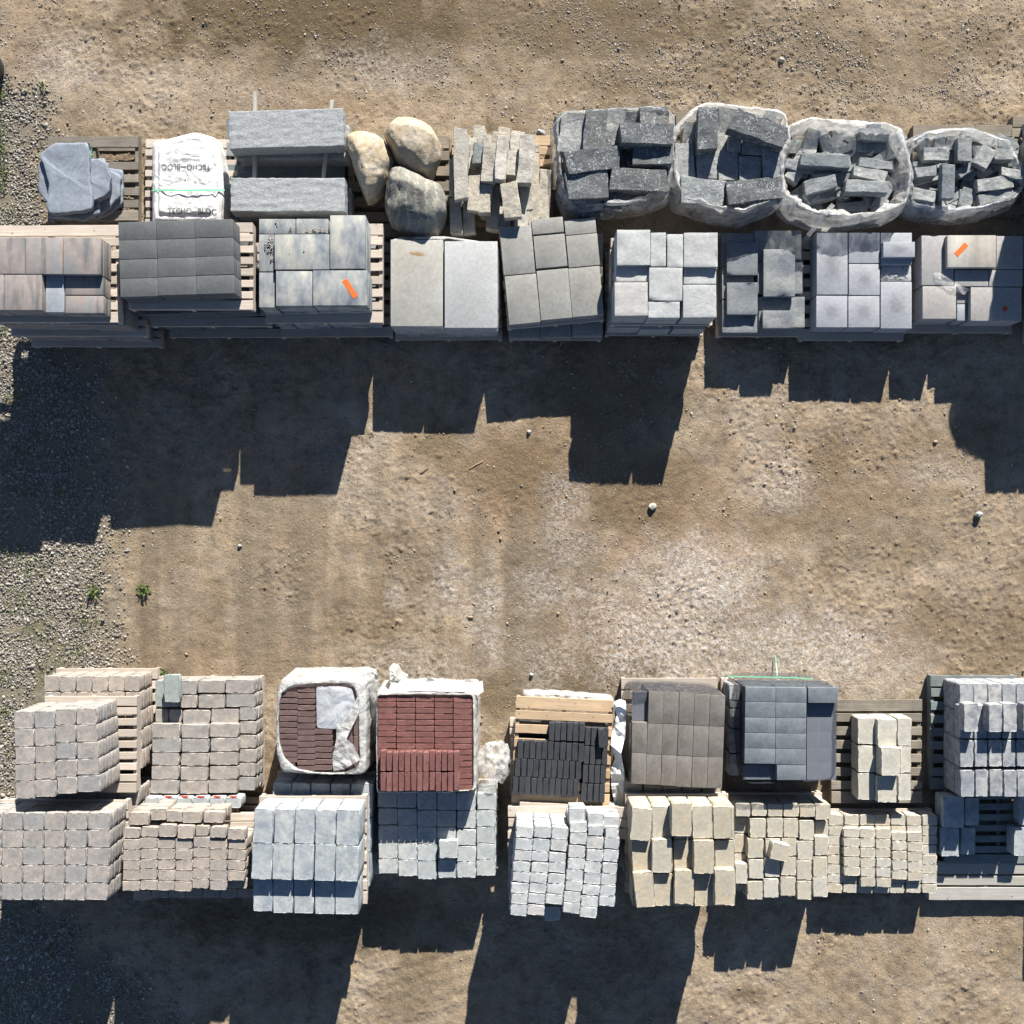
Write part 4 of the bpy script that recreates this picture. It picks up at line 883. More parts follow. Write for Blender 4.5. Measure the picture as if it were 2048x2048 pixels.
fill('5', 900, 440, 1620, 880, [.22, .28, .34, .39], 75, 160, 80, 'split_stone', M['bluerock'], L4, G_4, .08)
film_ring('bulk_bag', 'wide open milky bag of small stones at the right end of the upper row', 'plastic bag', '5', [(850, 650), (850, 520), (880, 430), (1000, 370), (1130, 345), (1290, 348), (1420, 385), (1560, 430), (1600, 510), (1670, 620), (1680, 740), (1610, 850), (1500, 890), (1350, 925), (1180, 945), (1040, 928), (900, 900), (855, 860), (852, 760)], .48, .13, M['bagthin'], BAGR, 12, wr=.015)
x, y = wp('5', 1270, 650, .13); pallet(x, y, 1.2, 1.02, 0, .125, M['wood_old'], 'pallet under the rightmost bag', 'pallets under the wrapped stone', nb=7)

_pts = [(CX + (6.14 + .56 * math.cos(t * .3142)) * F / (CAM_H - 1.36), CY - (4.05 + .50 * math.sin(t * .3142)) * F / (CAM_H - 1.36)) for t in range(20)]
film_ring('bulk_bag', 'tall round bag beyond the right edge of the photo', 'plastic bag', 'p', _pts, 1.36, .13, M['wrap'], BAGR, 77)
fillK = [(5.89 + .25 * i, 3.75 + .28 * j) for i in range(3) for j in range(3)]
for i_, (a_, b_) in enumerate(fillK): stoneblock('split_stone', (a_, b_, .24, .2, i_ * .4), 1.36, .12, M['bluerock'], 'stone in the tall bag beyond the right edge, ' + ['back', 'middle', 'front'][2 - i_ % 3] + ' of its ' + ['left', 'middle', 'right'][i_ // 3] + ' column', 'stones beyond the right edge')
def draped(name, label, cat, r, pts, zc, ze, zb, mat, seed, wr=.012, K=160, rot=0, freq=8, parent=None, sides=True, group=None, ridge=0):
    """a sheet that lies over something: outline pts at height ze, middle at zc, sides down to zb"""
    P = resample([wp(r, a, b_, ze) for a, b_ in pts], K); cx = sum(p[0] for p in P) / K; cy = sum(p[1] for p in P) / K
    V = []; Fc = []; so = Vector((seed * 5.3, seed * 2.1, 0))
    rr = [(s, 'top') for s in np.linspace(.02, 1, 34)] + ([(1.012, 's1'), (1.02, 's2'), (1.03, 's3')] if sides else [])
    for s, kd in rr:
        for k in range(K):
            x_ = (P[k][0] - cx) * s; y_ = (P[k][1] - cy) * s
            q = Vector((x_, y_, 0)) + so
            wv = abs(mnoise.noise(Vector((q.x * freq * 1.5, q.y * freq * .6, 0)) + so)) * 1.3 + .7 * mnoise.noise(q * freq * 2.3) + .35 * mnoise.noise(q * freq * 5.1)
            if kd == 'top':
                e = max(0, (s - .72) / .28); zz = zc + (ze - zc) * e * e + wv * wr * (1 - e * .5) - ridge * (max(0, 1 - abs(s - .80) / .07))
            else: zz = {'s1': ze - .03, 's2': (ze + zb) / 2, 's3': zb}[kd]; x_ += mnoise.noise(q * 9) * .015; y_ += mnoise.noise(q * 9 + Vector((3, 3, 3))) * .015
            V.append((x_, y_, zz))
    for i in range(len(rr) - 1):
        for k in range(K): Fc.append((i * K + k, (i + 1) * K + k, (i + 1) * K + (k + 1) % K, i * K + (k + 1) % K))
    me = mesh_from(name, V, Fc, mat, True); o = bpy.data.objects.new(name, me); o.location = (cx, cy, 0)
    link(o, parent, label, cat, group); return o
# white bag on its pallet, with print
x, y = wp('1', 1370, 740, .13)
pallet(x, y, 1.02, .98, 0, .13, M['wood_pale'], 'bleached pallet under the white printed bag', 'pallets under natural stone', nb=9)
wb = draped('printed_bag', 'crumpled white printed bag with a green strap across it', 'bag', '1', [(1092, 445), (1200, 425), (1395, 374), (1545, 415), (1575, 520), (1612, 780), (1598, 900), (1580, 1040), (1340, 1045), (1092, 1040), (1090, 740)],   .40, .34, .14, M['bagwhite'], 4, wr=.013, freq=4.5, ridge=.022)
from mathutils.bvhtree import BVHTree
def text_on(par, txt, r, cx, cy, size_px, rot, mat, wpx=None):
    cu = bpy.data.curves.new('t', 'FONT'); cu.body = txt.replace('\u2014', '   '); cu.size = 1; cu.align_x = 'CENTER'; cu.align_y = 'CENTER'; cu.fill_mode = 'FRONT'
    to = bpy.data.objects.new('t', cu); COL.objects.link(to); bpy.context.view_layer.update()
    me = bpy.data.meshes.new_from_object(to.evaluated_get(bpy.context.evaluated_depsgraph_get())); bpy.data.objects.remove(to)
    bm = bmesh.new(); bm.from_mesh(me); bmesh.ops.triangulate(bm, faces=bm.faces)
    for _ in range(2):
        bmesh.ops.subdivide_edges(bm, edges=[e for e in bm.edges if e.calc_length() > .12], cuts=1); bmesh.ops.triangulate(bm, faces=bm.faces)
    pm_ = par.data; bvh = BVHTree.FromPolygons([v.co for v in pm_.vertices], [p.vertices for p in pm_.polygons])
    x, y = wp(r, cx, cy, .4); k = (CAM_H - .4) / F / SC
    if '\u2014' in txt:                                           # the long dash between the two words
        xs_ = sorted(v.co.x for v in bm.verts); gp = max(range(len(xs_) - 1), key=lambda i: xs_[i + 1] - xs_[i]); xa, xb = xs_[gp] + .06, xs_[gp + 1] - .06
        for i in range(8):
            a0, a1 = xa + (xb - xa) * i / 8, xa + (xb - xa) * (i + 1) / 8
            bm.faces.new([bm.verts.new(p) for p in ((a0, -.06, 0), (a1, -.06, 0), (a1, .06, 0), (a0, .06, 0))])
    w0 = max(v.co.x for v in bm.verts) - min(v.co.x for v in bm.verts); sx = (wpx * k / w0) if wpx else size_px * k
    a = math.radians(rot)
    for v in bm.verts:
        X_, Y_ = v.co.x * sx, v.co.y * size_px * k
        X2 = X_ * math.cos(a) - Y_ * math.sin(a) + x - par.location.x; Y2 = X_ * math.sin(a) + Y_ * math.cos(a) + y - par.location.y
        hit = bvh.ray_cast(Vector((X2, Y2, 2)), Vector((0, 0, -1)))
        v.co = (X2, Y2, (hit[0].z if hit[0] else .4) + .006)
    bm.to_mesh(me); bm.free(); me.materials.clear(); me.materials.append(mat)
    o = bpy.data.objects.new('lettering', me); link(o, par); return o
text_on(wb, 'TECHO\u2014BLOC', '1', 1335, 622, 60, 180, M['ink'], 345)
text_on(wb, 'www.techo-bloc.com', '1', 1335, 572, 26, 180, M['ink'], 190)
text_on(wb, 'TECHO\u2014BLOC', '1', 1375, 942, 60, 0, M['ink'], 345)
text_on(wb, 'www.techo-bloc.com', '1', 1350, 990, 26, 0, M['ink'], 200)
def ribbon(name, label, cat, r, pts, width, mat, parent=None, th=.0015, sub=6):
    """flat band through (X, Y, z) points; width in metres"""
    P = [Vector((*wp(r, a, b_, z_), z_)) for a, b_, z_ in pts]; Q = []
    for i in range(len(P) - 1):
        for k in range(sub): Q.append(P[i].lerp(P[i + 1], k / sub))
    Q.append(P[-1]); V = []; Fc = []; o0 = Q[0].copy() if parent is None else Vector(parent.location)
    for i, q in enumerate(Q):
        t = (Q[min(i + 1, len(Q) - 1)] - Q[max(i - 1, 0)]); t.z = 0; t = t.normalized() if t.length > 1e-5 else Vector((1, 0, 0)); s = Vector((-t.y, t.x, 0)) * width / 2
        for p in (q + s, q - s, q - s - Vector((0, 0, th)), q + s - Vector((0, 0, th))): V.append(tuple(p - o0))
    for i in range(len(Q) - 1):
        for j in range(4): Fc.append((i * 4 + j, i * 4 + (j + 1) % 4, i * 4 + 4 + (j + 1) % 4, i * 4 + 4 + j))
    Fc += [(3, 2, 1, 0), tuple(len(V) - 4 + j for j in range(4))]
    me = mesh_from(name, V, Fc, mat, False); o = bpy.data.objects.new(name, me)
    if parent is None: o.location = o0; link(o, None, label, cat)
    else: link(o, parent)
    return o
ribbon('strap', None, None, '1', [(1085, 790, .30), (1094, 788, .375), (1200, 789, .425), (1350, 790, .435), (1500, 789, .425), (1608, 788, .375), (1616, 790, .28)], .018, M['strap'], parent=wb)
ribbon('strap', 'green strap hanging at the corner of the largest flagstone', 'strap', '1', [(632, 450, .40), (650, 500, .36), (645, 560, .35)], .016, M['strap'])

# ================================================================== lower back row
# L1: beige square pavers, two levels at the far left
z = 1.10; h = (z - .26) / 12
L1c = grid('a', [95, 240, 393, 543, 692], [112, 258, 405, 553, 722], [[402, 528, 655, 780, 905, 1032], [400, 520, 648, 768, 892, 1020], [388, 502, 628, 748, 868, 994], [378, 498, 620, 740, 862, 985]], z)
L1b = grid('a', [275, 392, 508, 625, 742, 860, 975], [300, 415, 530, 645, 762, 880, 1000], [160, 275, 410, 545, 690, 830], .58)
tower('square_paver', 'paver', 'beige tumbled square paver in the tall load nearest the left edge of the lower back row', 'beige square pavers in the upper load at the far left', L1c, z, [(7, 0, 0)], M['beige'], 'tumbled', h=h, pm=.10, pshift=(.12, -.02),
      palh=.13, plabel='pale pallet between the two loads of beige pavers at the far left', pmat=M['wood_pale'], nb=9, pgroup=None)
tower('square_paver', 'paver', 'warm beige tumbled paver in the lower load behind the tall load at the far left', 'beige pavers in the lower load at the far left', L1b, .48, [(5, 0, 0)], M['beige_warm'], 'tumbled', pm=.06, h=.07,
      plabel='lowest pallet under the beige pavers at the far left')
# L2: rectangular beige pavers
z = .44; h = .078
top2 = cl('a', z, (1085, 488, 1290, 592), (1296, 495, 1495, 596), (1500, 492, 1708, 592), (1086, 595, 1290, 694), (1297, 600, 1497, 696), (1505, 595, 1708, 692), (1085, 697, 1285, 790), (1297, 700, 1495, 795), (1502, 695, 1705, 790), (1082, 792, 1280, 892), (1288, 800, 1488, 897), (1496, 795, 1703, 890), (1072, 895, 1275, 993), (1284, 900, 1484, 997), (1492, 893, 1700, 993))
low2 = cl('a', z - h, (1108, 180, 1280, 375), (1285, 180, 1408, 282), (1413, 180, 1608, 275), (1612, 175, 1822, 272), (1285, 286, 1410, 380), (1416, 282, 1610, 382), (1614, 275, 1830, 372), (1108, 388, 1205, 484), (1208, 388, 1302, 484), (1306, 393, 1505, 490), (1510, 385, 1708, 488),
            (1712, 375, 1835, 470), (1712, 474, 1838, 568), (1712, 572, 1835, 668), (1710, 672, 1838, 768), (1708, 772, 1832, 868), (1704, 870, 1830, 970))
fil2 = grid('a', [1090, 1290, 1498, 1706], [1078, 1282, 1490, 1704], [496, 596, 696, 796, 896, 988], z - h)
ub = low2 + fil2
for c in top2: block('rectangular_paver', c, z, h - .001, 'tumbled', M['beige'], 'beige tumbled rectangular paver in the low load second from left in the lower back row', 'paver', 'beige rectangular pavers in the low load', jit=.004)
tower('rectangular_paver', 'paver', 'beige tumbled rectangular paver in the low load second from left in the lower back row', 'beige rectangular pavers in the low load', ub, z - h, [(3, 0, 0)], M['beige'], 'tumbled', h=(z - h - .13) / 3, pm=.0, plabel='pallet under the low load of rectangular beige pavers', extra_mats={0: M['grey_green']}, lean=(.12, 0))
block('rectangular_paver', cell('a', 1172, 140, 1285, 342, z + h * .9, 2), z + h * .9, .085, 'tumbled', M['grey_green'], 'single grey green paver lying loose on the back left corner of the low beige load', 'paver', tilt=(.03, 0))

# L3: brown bricks under torn wrap
z = .72
b3 = [cell('b', x0, y, x0 + 128, y + 40, z, R.uniform(-1, 1)) for x0, y0, n_ in ((283, 266, 12),) for y in [y0 + 42.5 * i for i in range(n_)]]
b3 += [cell('b', 410, 228 + 43.5 * i, 538, 228 + 43.5 * i + 41, z, R.uniform(-1, 1)) for i in range(14)]
b3 += [cell('b', 533, 528 + 43 * i, 660, 528 + 43 * i + 40, z, R.uniform(-1, 1)) for i in range(7)]
b3 += [cell('b', 300, 266 + 42.5 * 12 + 0, 395, 815, z, 0)]
b3 += [cell('b', x0, y0, x0 + 40, y0 + 128, z, 0) for x0 in (768, 810) for y0 in (450, 580, 710)]
b3u = grid('b', [285, 410, 537, 662, 765, 850], [295, 410, 537, 662, 765, 850], [225, 355, 485, 615, 745, 840], z - .10)
for c in b3: block('brown_brick', c, z, .098, 'brick', M['brown'], 'dark brown clay brick seen through the torn opening of the white wrap', 'brick', 'dark brown bricks in the white wrap', jit=.001, gap=.003)
tower('brown_brick', 'brick', 'dark brown clay brick seen through the torn opening of the white wrap', 'dark brown bricks in the white wrap', b3u, z - .10, [(5, 0, 0)], M['brown'], 'brick', pm=.08, plabel='teal stained pallet under the white wrapped brown bricks', pmat=M['wood_blue'], palh=.13, h=(z - .10 - .13) / 5, pshift=(.02, -.03))
open3 = [(300, 270), (360, 235), (430, 218), (540, 205), (660, 203), (760, 205), (820, 235), (842, 330), (848, 450), (850, 600), (858, 740), (845, 800), (760, 838), (640, 846), (520, 838), (400, 812), (320, 740), (285, 640), (272, 480), (280, 350)]
def wrapped_hood(name, label, r, inner, outer, z, zb, mat, seed, wr=.01, parent=None):
    K = 220; A_ = resample([wp(r, a, b_, z) for a, b_ in inner], K); B_ = resample([wp(r, a, b_, z) for a, b_ in outer], K)
    cx = sum(p[0] for p in A_) / K; cy = sum(p[1] for p in A_) / K
    # line the outer loop up with the inner one by angle
    ang = lambda p: math.atan2(p[1] - cy, p[0] - cx)
    s = min(range(K), key=lambda k: abs(ang(B_[k]) - ang(A_[0]))); B_ = B_[s:] + B_[:s]
    V = []; Fc = []; so = Vector((seed * 3, 0, 0))
    rows = [(-.04, -.035), (0, -.004), (.06, .012), (.2, .014), (.45, .012), (.7, .006), (.9, .0), (1.0, -.012), (1.02, -.05), (1.04, -.15), (1.06, -.3), (1.09, -.45), (1.12, zb - z)]
    for t, dz in rows:
        for k in range(K):
            a, b_ = A_[k], B_[k]; x_ = a[0] + (b_[0] - a[0]) * min(t, 1); y_ = a[1] + (b_[1] - a[1]) * min(t, 1)
            if t > 1: x_ += (x_ - cx) * (t - 1) * .35; y_ += (y_ - cy) * (t - 1) * .35
            q = Vector((math.cos(2 * math.pi * k / K) * 2, math.sin(2 * math.pi * k / K) * 2, t)) + so
            wv = .8 * mnoise.noise(q * 3) + .6 * abs(mnoise.noise(Vector((q.x * 9, q.y * 9, t * 1.5)))) + .5 * mnoise.noise(q * 17) + .3 * mnoise.noise(q * 34)
            f = 1 + wv * wr * (2.4 if t > 1 else 1.0); z2 = max(z + dz, zb) + wv * wr * (1 if t <= 1 else .3)
            V.append(((x_ - cx) * f, (y_ - cy) * f, z2))
    for i in range(len(rows) - 1):
        for k in range(K): Fc.append((i * K + k, (i + 1) * K + k, (i + 1) * K + (k + 1) % K, i * K + (k + 1) % K))
    me = mesh_from(name, V, Fc, mat, True); o = bpy.data.objects.new(name, me); o.location = (cx, cy, 0); link(o, None, label, 'plastic wrap'); return o
hood3 = wrapped_hood('white_wrap', 'white plastic wrap with a round torn opening over the dark brown bricks', 'b', open3, [(275, 235), (300, 170), (500, 165), (860, 165), (905, 190), (905, 500), (900, 840), (850, 852), (600, 852), (300, 838), (262, 700), (262, 450)], z + .012, .10, M['wrap'], 3, wr=.012)
draped('inner_sheet', None, None, 'b', [(545, 225), (700, 222), (800, 235), (825, 330), (815, 430), (765, 440), (740, 500), (690, 530), (550, 522)], z + .010, z + .004, z, M['wrap_grey'], 21, wr=.007, K=90, sides=False, freq=4, parent=None)
o = COL.objects[-1]
def reparent(o, par): o.parent = par; o.location = Vector(o.location) - Vector(par.location)
reparent(bpy.data.objects['inner_sheet'], hood3)
def sheet(name, label, cat, r, pts, mat, parent=None, wr=.01, seed=1, thick=.0015):
    """torn flap: polygon fan through (X, Y, z) points, creased"""
    P = [Vector((*wp(r, a, b_, z_), z_)) for a, b_, z_ in pts]; o0 = P[0].copy() if parent is None else Vector(parent.location)
    bm = bmesh.new(); vs = [bm.verts.new(p - o0) for p in P]; f = bm.faces.new(vs); bmesh.ops.triangulate(bm, faces=[f])
    bmesh.ops.subdivide_edges(bm, edges=bm.edges, cuts=4, use_grid_fill=True)
    for v in bm.verts: v.co.z += (abs(mnoise.noise(v.co * 7 + Vector((seed, 0, 0)))) * 2 + mnoise.noise(v.co * 16 + Vector((seed, 0, 0)))) * wr
    me = bpy.data.meshes.new(name); bm.to_mesh(me); bm.free(); me.materials.append(mat)
    o = bpy.data.objects.new(name, me)
    if parent is None: o.location = o0; link(o, None, label, cat)
    else: link(o, parent)
    return o
sheet('torn_flap', None, None, 'b', [(840, 300, z + .03), (870, 320, z + .02), (845, 430, z + .035), (800, 520, z + .04), (760, 610, z + .03), (715, 600, z + .02), (725, 490, z + .02), (785, 400, z + .03)], M['wrap'], hood3, .006, 2)
sheet('torn_flap', None, None, 'b', [(690, 490, z + .02), (790, 505, z + .04), (765, 600, z + .05), (810, 640, z + .07), (862, 750, z + .075), (790, 790, z + .06), (750, 815, z + .03), (668, 830, z + .01), (662, 740, z + .012), (690, 600, z + .02)], M['wrap'], hood3, .014, 5)

# L4: red bricks
z = .72; zt = z + .098
for i in range(5):
    for j in range(16):
        c = cell('b', [985, 1119, 1256, 1391, 1526][i], 292 + 42.3 * j + i * 1.2, [1117, 1254, 1389, 1524, 1660][i], 292 + 42.3 * (j + 1) - 2 + i * 1.2, z)
        block('red_brick', c, z, .098, 'brick', M['red'], 'red clay brick laid crosswise in the rows of the red brick load', 'brick', 'red bricks in the crosswise rows', jit=.0015, gap=.002)
tower('red_brick', 'brick', 'red clay brick in the layers beneath the top of the red brick load', 'red bricks in the lower layers', grid('b', [985, 1119, 1256, 1391, 1526, 1662], [985, 1119, 1256, 1391, 1526, 1662], [292, 427, 562, 697, 832, 968], z), z - .099, [(5, 0, 0)], M['red'], 'brick', pm=.06, plabel='pallet under the red bricks')
for j in range(2):
    for i in range(13):
        block('red_brick', cell('b', 1002 + 43.9 * i, (690 if j == 0 else 838) + R.uniform(-4, 8), 1002 + 43.9 * (i + 1) - 2, (833 if j == 0 else 974) + R.uniform(-5, 3), zt), zt, .096, 'brick', M['red'], 'red clay brick standing lengthwise in the two extra rows at the front of the red load', 'brick', 'red bricks in the two extra rows', jit=.001, gap=.002)
wrapped_hood('white_wrap', 'white wrap pulled down around the back and right side of the red bricks', 'b', [(983, 286), (1300, 284), (1664, 288), (1668, 500), (1672, 960), (1500, 972), (985, 974), (981, 600)], [(978, 268), (1300, 250), (1680, 262), (1690, 500), (1692, 960), (1500, 985), (980, 985), (975, 600)], z + .004, .10, M['wrap'], 6, wr=.013)
sheet('wrap_fold', 'ragged white fold of wrap along the back of the red bricks', 'plastic wrap', 'b', [(1080, 200, .60), (1180, 165, .60), (1330, 185, .62), (1350, 150, .66), (1400, 185, .62), (1600, 190, .60), (1630, 165, .64), (1680, 195, .6), (1735, 185, .55), (1745, 260, .62), (1700, 290, .70), (1600, 262, .73), (1300, 255, .73), (1060, 262, .72)], M['wrap'], None, .02, 12)
sheet('wrap_fold', 'loose corner of white wrap standing out at the back right of the brown bricks', 'plastic wrap', 'b', [(860, 140, .62), (940, 118, .66), (985, 125, .64), (1000, 200, .60), (995, 420, .50), (975, 600, .40), (915, 690, .30), (930, 450, .45), (905, 240, .66)], M['wrap'], None, .022, 14)
draped('wrap_scrap', 'white scrap of wrap folded over the back left corner of the red bricks', 'plastic wrap', 'b', [(1065, 90), (1115, 100), (1130, 150), (1180, 170), (1150, 210), (1075, 215)], .62, .55, .2, M['wrap'], 31, wr=.05, K=60, freq=12)
# ball of stretch film
def crumple(name, label, cat, r, cx, cy, rad_px, zc, mat, seed, sq=.9):
    x, y = wp(r, cx, cy, zc); k = CAM_H / F / SC * rad_px; bm = bmesh.new(); bmesh.ops.create_icosphere(bm, subdivisions=5, radius=1)
    so = Vector((seed, seed * 2, 0))
    for v in bm.verts:
        n = v.co.normalized(); d = 1 + .3 * mnoise.noise(n * 1.8 + so) - .32 * abs(mnoise.noise(n * 2.8 + so)) - .10 * abs(mnoise.noise(n * 6 + so))
        v.co = Vector((n.x * d, n.y * d * 1.45, n.z * d * sq)) * k
    me = bpy.data.meshes.new(name); bm.to_mesh(me); bm.free(); me.materials.append(mat); me.polygons.foreach_set('use_smooth', [True] * len(me.polygons))
    o = bpy.data.objects.new(name, me); o.location = (x, y, zc); link(o, None, label, cat); return o
crumple('film_ball', 'crumpled ball of clear stretch film between the red and the black bricks', 'plastic film', 'b', 1822, 768, 112, .46, M['film'], 4)

# L5: black bricks on a fresh wooden pallet
z = .52
x, y = wp('c', 520, 690, z)
pallet(x, y, 1.04, 1.13, math.radians(-2.6), z, M['wood_new'], 'fresh wooden pallet carrying the black bricks', None, nb=8, hgt=.13)
xs0 = 200
def bb(c, lb='black clay brick lying in the rows on the fresh wooden pallet', g='black bricks in rows', zz=None):
    zz = zz or z + .07; block('black_brick', c, zz, .069, 'brick', M['black'], lb, 'brick', g, jit=.0015, gap=.002)
for j, (x0, ys, n_) in enumerate(((420, 485, 6), (198, 612, 11), (178, 742, 11), (163, 872, 11))):
    for i in range(n_):
        yy = ys + i * (2.2 if j else 1.5) + R.uniform(-3, 3)
        bb(cell('c', x0 + 43.3 * i, yy, x0 + 43.3 * i + 41.5, yy + 126, z + .07, -2))
for j in range(4):
    for i in range(4):
        xx = 680 + 43 * i - j * 9; yy = 517 + j * 134 + i * 2
        bb(cell('c', xx, yy, xx + 41, yy + 130, z + .07, -2))
bb(cell('c', 775, 530, 822, 665, z + .14, 3), 'single black brick lying tilted on top of the other black bricks', None, z + .14)
bxs = grid('c', [195, 370, 540, 700, 862], [155, 330, 500, 660, 830], [520, 690, 860, 1040], z - .13)
tower('black_brick', 'brick', 'black clay brick in the hidden load under the fresh wooden pallet', 'black bricks under the fresh pallet', bxs, z - .13, [(3, 0, .02)], M['black'], 'brick', pm=.06, plabel='lower pallet beneath the black bricks')
draped('folded_sheet', 'folded white sheet lying at the back of the pallet of black bricks', 'plastic wrap', 'c', [(232, 262), (500, 272), (860, 300), (890, 325), (880, 350), (600, 345), (240, 318)], .50, .47, .3, M['wrap'], 41, wr=.02, K=90, freq=6)
sheet('paper_strip', 'long crumpled white sheet hanging beside the black bricks', 'plastic wrap', 'c', [(878, 340, .55), (930, 315, .56), (970, 330, .56), (972, 480, .5), (965, 600, .52), (935, 700, .55), (958, 820, .48), (965, 950, .42), (958, 1085, .30), (895, 1085, .30), (870, 960, .4), (862, 820, .45), (895, 740, .5), (862, 640, .55), (880, 520, .5), (905, 430, .52)], M['paper'], None, .03, 8)

# L6: umber blocks under netting
z = .66
L6c = grid('c', [1022, 1136, 1246, 1356, 1466, 1576, 1686], [1008, 1115, 1222, 1330, 1440, 1552, 1660],
           [[262, 482, 702, 925], [262, 492, 712, 930], [266, 496, 718, 937], [270, 502, 724, 945], [280, 508, 730, 950], [288, 512, 732, 955]], z, keep=lambda i, j: not (i == 0 and j == 0))
tower('umber_block', 'concrete block', 'smooth umber brown block in the netted load between the black bricks and the slate grey blocks', 'umber blocks under netting',
      L6c, z, [(6, 0, 0)], M['umber'], 'slab', gap=.003, pm=.08, pshift=(.0, .02), plabel='pallet under the umber blocks', h=(z - .13) / 6)
def netbox(label, r, pts, z, zb, mat, seed):
    P = [wp(r, a, b_, z) for a, b_ in pts]; cx = sum(p[0] for p in P) / len(P); cy = sum(p[1] for p in P) / len(P)
    Q = resample(P, 80); V = []; Fc = []; K = 80
    for s, zz in ((1.0, z), (1.012, z - .06), (1.02, z - .2), (1.03, (z + zb) / 2), (1.045, zb)):
        for k in range(K):
            a = Vector(((Q[k][0] - cx) * s, (Q[k][1] - cy) * s, zz)); n_ = mnoise.noise_vector(a * 9 + Vector((seed, 0, 0))) * .008
            V.append((a.x + n_.x, a.y + n_.y, zz + n_.z * (zz > zb)))
    for i in range(4):
        for k in range(K): Fc.append((i * K + k, (i + 1) * K + k, (i + 1) * K + (k + 1) % K, i * K + (k + 1) % K))
    me = mesh_from('netting', V, Fc, mat, True); o = bpy.data.objects.new('netting', me); o.location = (cx, cy, 0); link(o, None, label, 'netting'); return o
n6 = netbox('dark netting around the sides of the umber blocks', 'c', [(1020, 252), (1350, 258), (1682, 278), (1690, 520), (1672, 950), (1340, 948), (1002, 930), (1006, 600)], z + .004, .14, M['net_dark'], 3)
n6b = wp('c', 1022, 262, z); n6c = wp('c', 1132, 478, z)
v, f = box_vf(n6b[0] - n6.location.x, n6c[1] - n6.location.y, z - .075, n6c[0] - n6.location.x, n6b[1] - n6.location.y, z - .0745)
o = bpy.data.objects.new('net_patch', mesh_from('net_patch', v, f, M['net_pale'])); link(o, n6)
block('umber_block', cell('c', 1024, 264, 1134, 480, z - .09), z - .09, .08, 'slab', M['umber'], 'umber block seen through netting at the back left corner of its load', 'concrete block')

# L7: slate grey blocks under netting
z = .68
L7c = grid('d', [218, 436, 657], [210, 432, 650], [[230, 336, 448, 558, 669, 779], [232, 340, 452, 562, 673, 787]], z) + cl('d', z, (443, 789, 652, 897), (666, 232, 881, 345))
L7l = cl('d', z - .085, (205, 786, 320, 890), (322, 786, 428, 890)) + grid('d', [660, 762, 866], [657, 760, 864], [350, 443, 550, 663, 770, 892], z - .085)
tower('slate_block', 'concrete block', 'smooth slate grey block in the netted load right of the umber blocks', 'slate grey blocks under netting', L7c, z, [(1, 0, 0)], M['slate'], 'slab', gap=.003, pm=-.3, plabel='x', h=.084, palh=.01) if False else None
for c in L7c: block('slate_block', c, z, .084, 'slab', M['slate'], 'smooth slate grey block in the netted load right of the umber blocks', 'concrete block', 'slate grey blocks under netting', gap=.003)
tower('slate_block', 'concrete block', 'slate grey block in the lower layers seen through the net', 'slate grey blocks seen through the net', L7l + grid('d', [218, 436, 655], [212, 434, 652], [230, 340, 450, 560, 670, 785], z - .085) + cl('d', z - .085, (436, 788, 652, 895), (660, 236, 868, 345)),
      z - .085, [(5, 0, 0)], M['slate'], 'slab', gap=.003, pm=.04, pshift=(.03, -.02), plabel='pallet under the slate grey blocks', h=(z - .085 - .13) / 5)
n7 = netbox('dark netting around the sides of the slate grey blocks', 'd', [(180, 200), (500, 195), (720, 200), (878, 228), (872, 500), (866, 890), (650, 905), (220, 925), (200, 800), (182, 500)], z - .02, .14, M['net_dark'], 6)
for (a, b_, c_, d_) in ((657, 348, 868, 893), (204, 784, 432, 892)):
    p, q = wp('d', a, b_, z - .08), wp('d', c_, d_, z - .08)
    v, f = box_vf(p[0] - n7.location.x, q[1] - n7.location.y, z - .0825, q[0] - n7.location.x, p[1] - n7.location.y, z - .082)
    o = bpy.data.objects.new('net_patch', mesh_from('net_patch', v, f, M['net_pale'])); link(o, n7)
ribbon('strap', 'green strap along the back edge of the slate grey blocks', 'strap', 'd', [(85, 152, .55), (300, 158, .56), (560, 162, .56), (700, 172, .55)], .012, M['strap'])
ribbon('strap', 'thin green strap lying on the dirt behind the slate grey blocks', 'strap', 'd', [(432, 0, .035), (438, 60, .05), (446, 150, .12)], .010, M['strap'])
low7 = cl('d', .40, (100, 210, 178, 375), (102, 382, 178, 520), (100, 526, 178, 700), (100, 705, 178, 860))
tower('grey_green_block', 'concrete block', 'grey block in the shaded row left of the netted slate grey blocks', 'grey blocks in the shaded gap', low7, .42, [(3, 0, 0)], M['mixgrey'], 'tumbled', pm=.04, plabel='pallet in the gap between the two netted loads')

# L8: cream blocks on a wide old pallet
x, y = wp('d', 1158, 690, .14)
pallet(x, y, 1.00, 1.14, 0, .14, M['wood_grey'], 'wide weathered pallet under the few cream blocks', None, nb=8, hgt=.13)
x, y = wp('d', 1180, 345, .16)
for zz, c_ in ((.24, ((1020, 450, 1148, 646), (1020, 650, 1148, 845), (1020, 848, 1148, 1040))), ):
    pass
Lc = [((1020, 450, 1148, 643), .36), ((1022, 647, 1146, 840), .36), ((1020, 846, 1146, 1036), .36), ((1158, 455, 1300, 655), .42), ((1165, 660, 1300, 862), .42), ((1160, 866, 1303, 1060), .42), ((1302, 452, 1406, 650), .40), ((1304, 655, 1406, 848), .40), ((1306, 852, 1406, 1042), .40)]
for rc, zt in Lc:
    c = cell('d', *rc, zt); n_ = 3; hh = (zt - .145) / n_
    for k in range(n_): block('cream_block', c, zt - k * hh, hh - .002, 'tumbled', M['cream'], 'cream tumbled block in the three columns on the wide old pallet', 'concrete block', 'cream blocks on the wide old pallet', jit=.004)
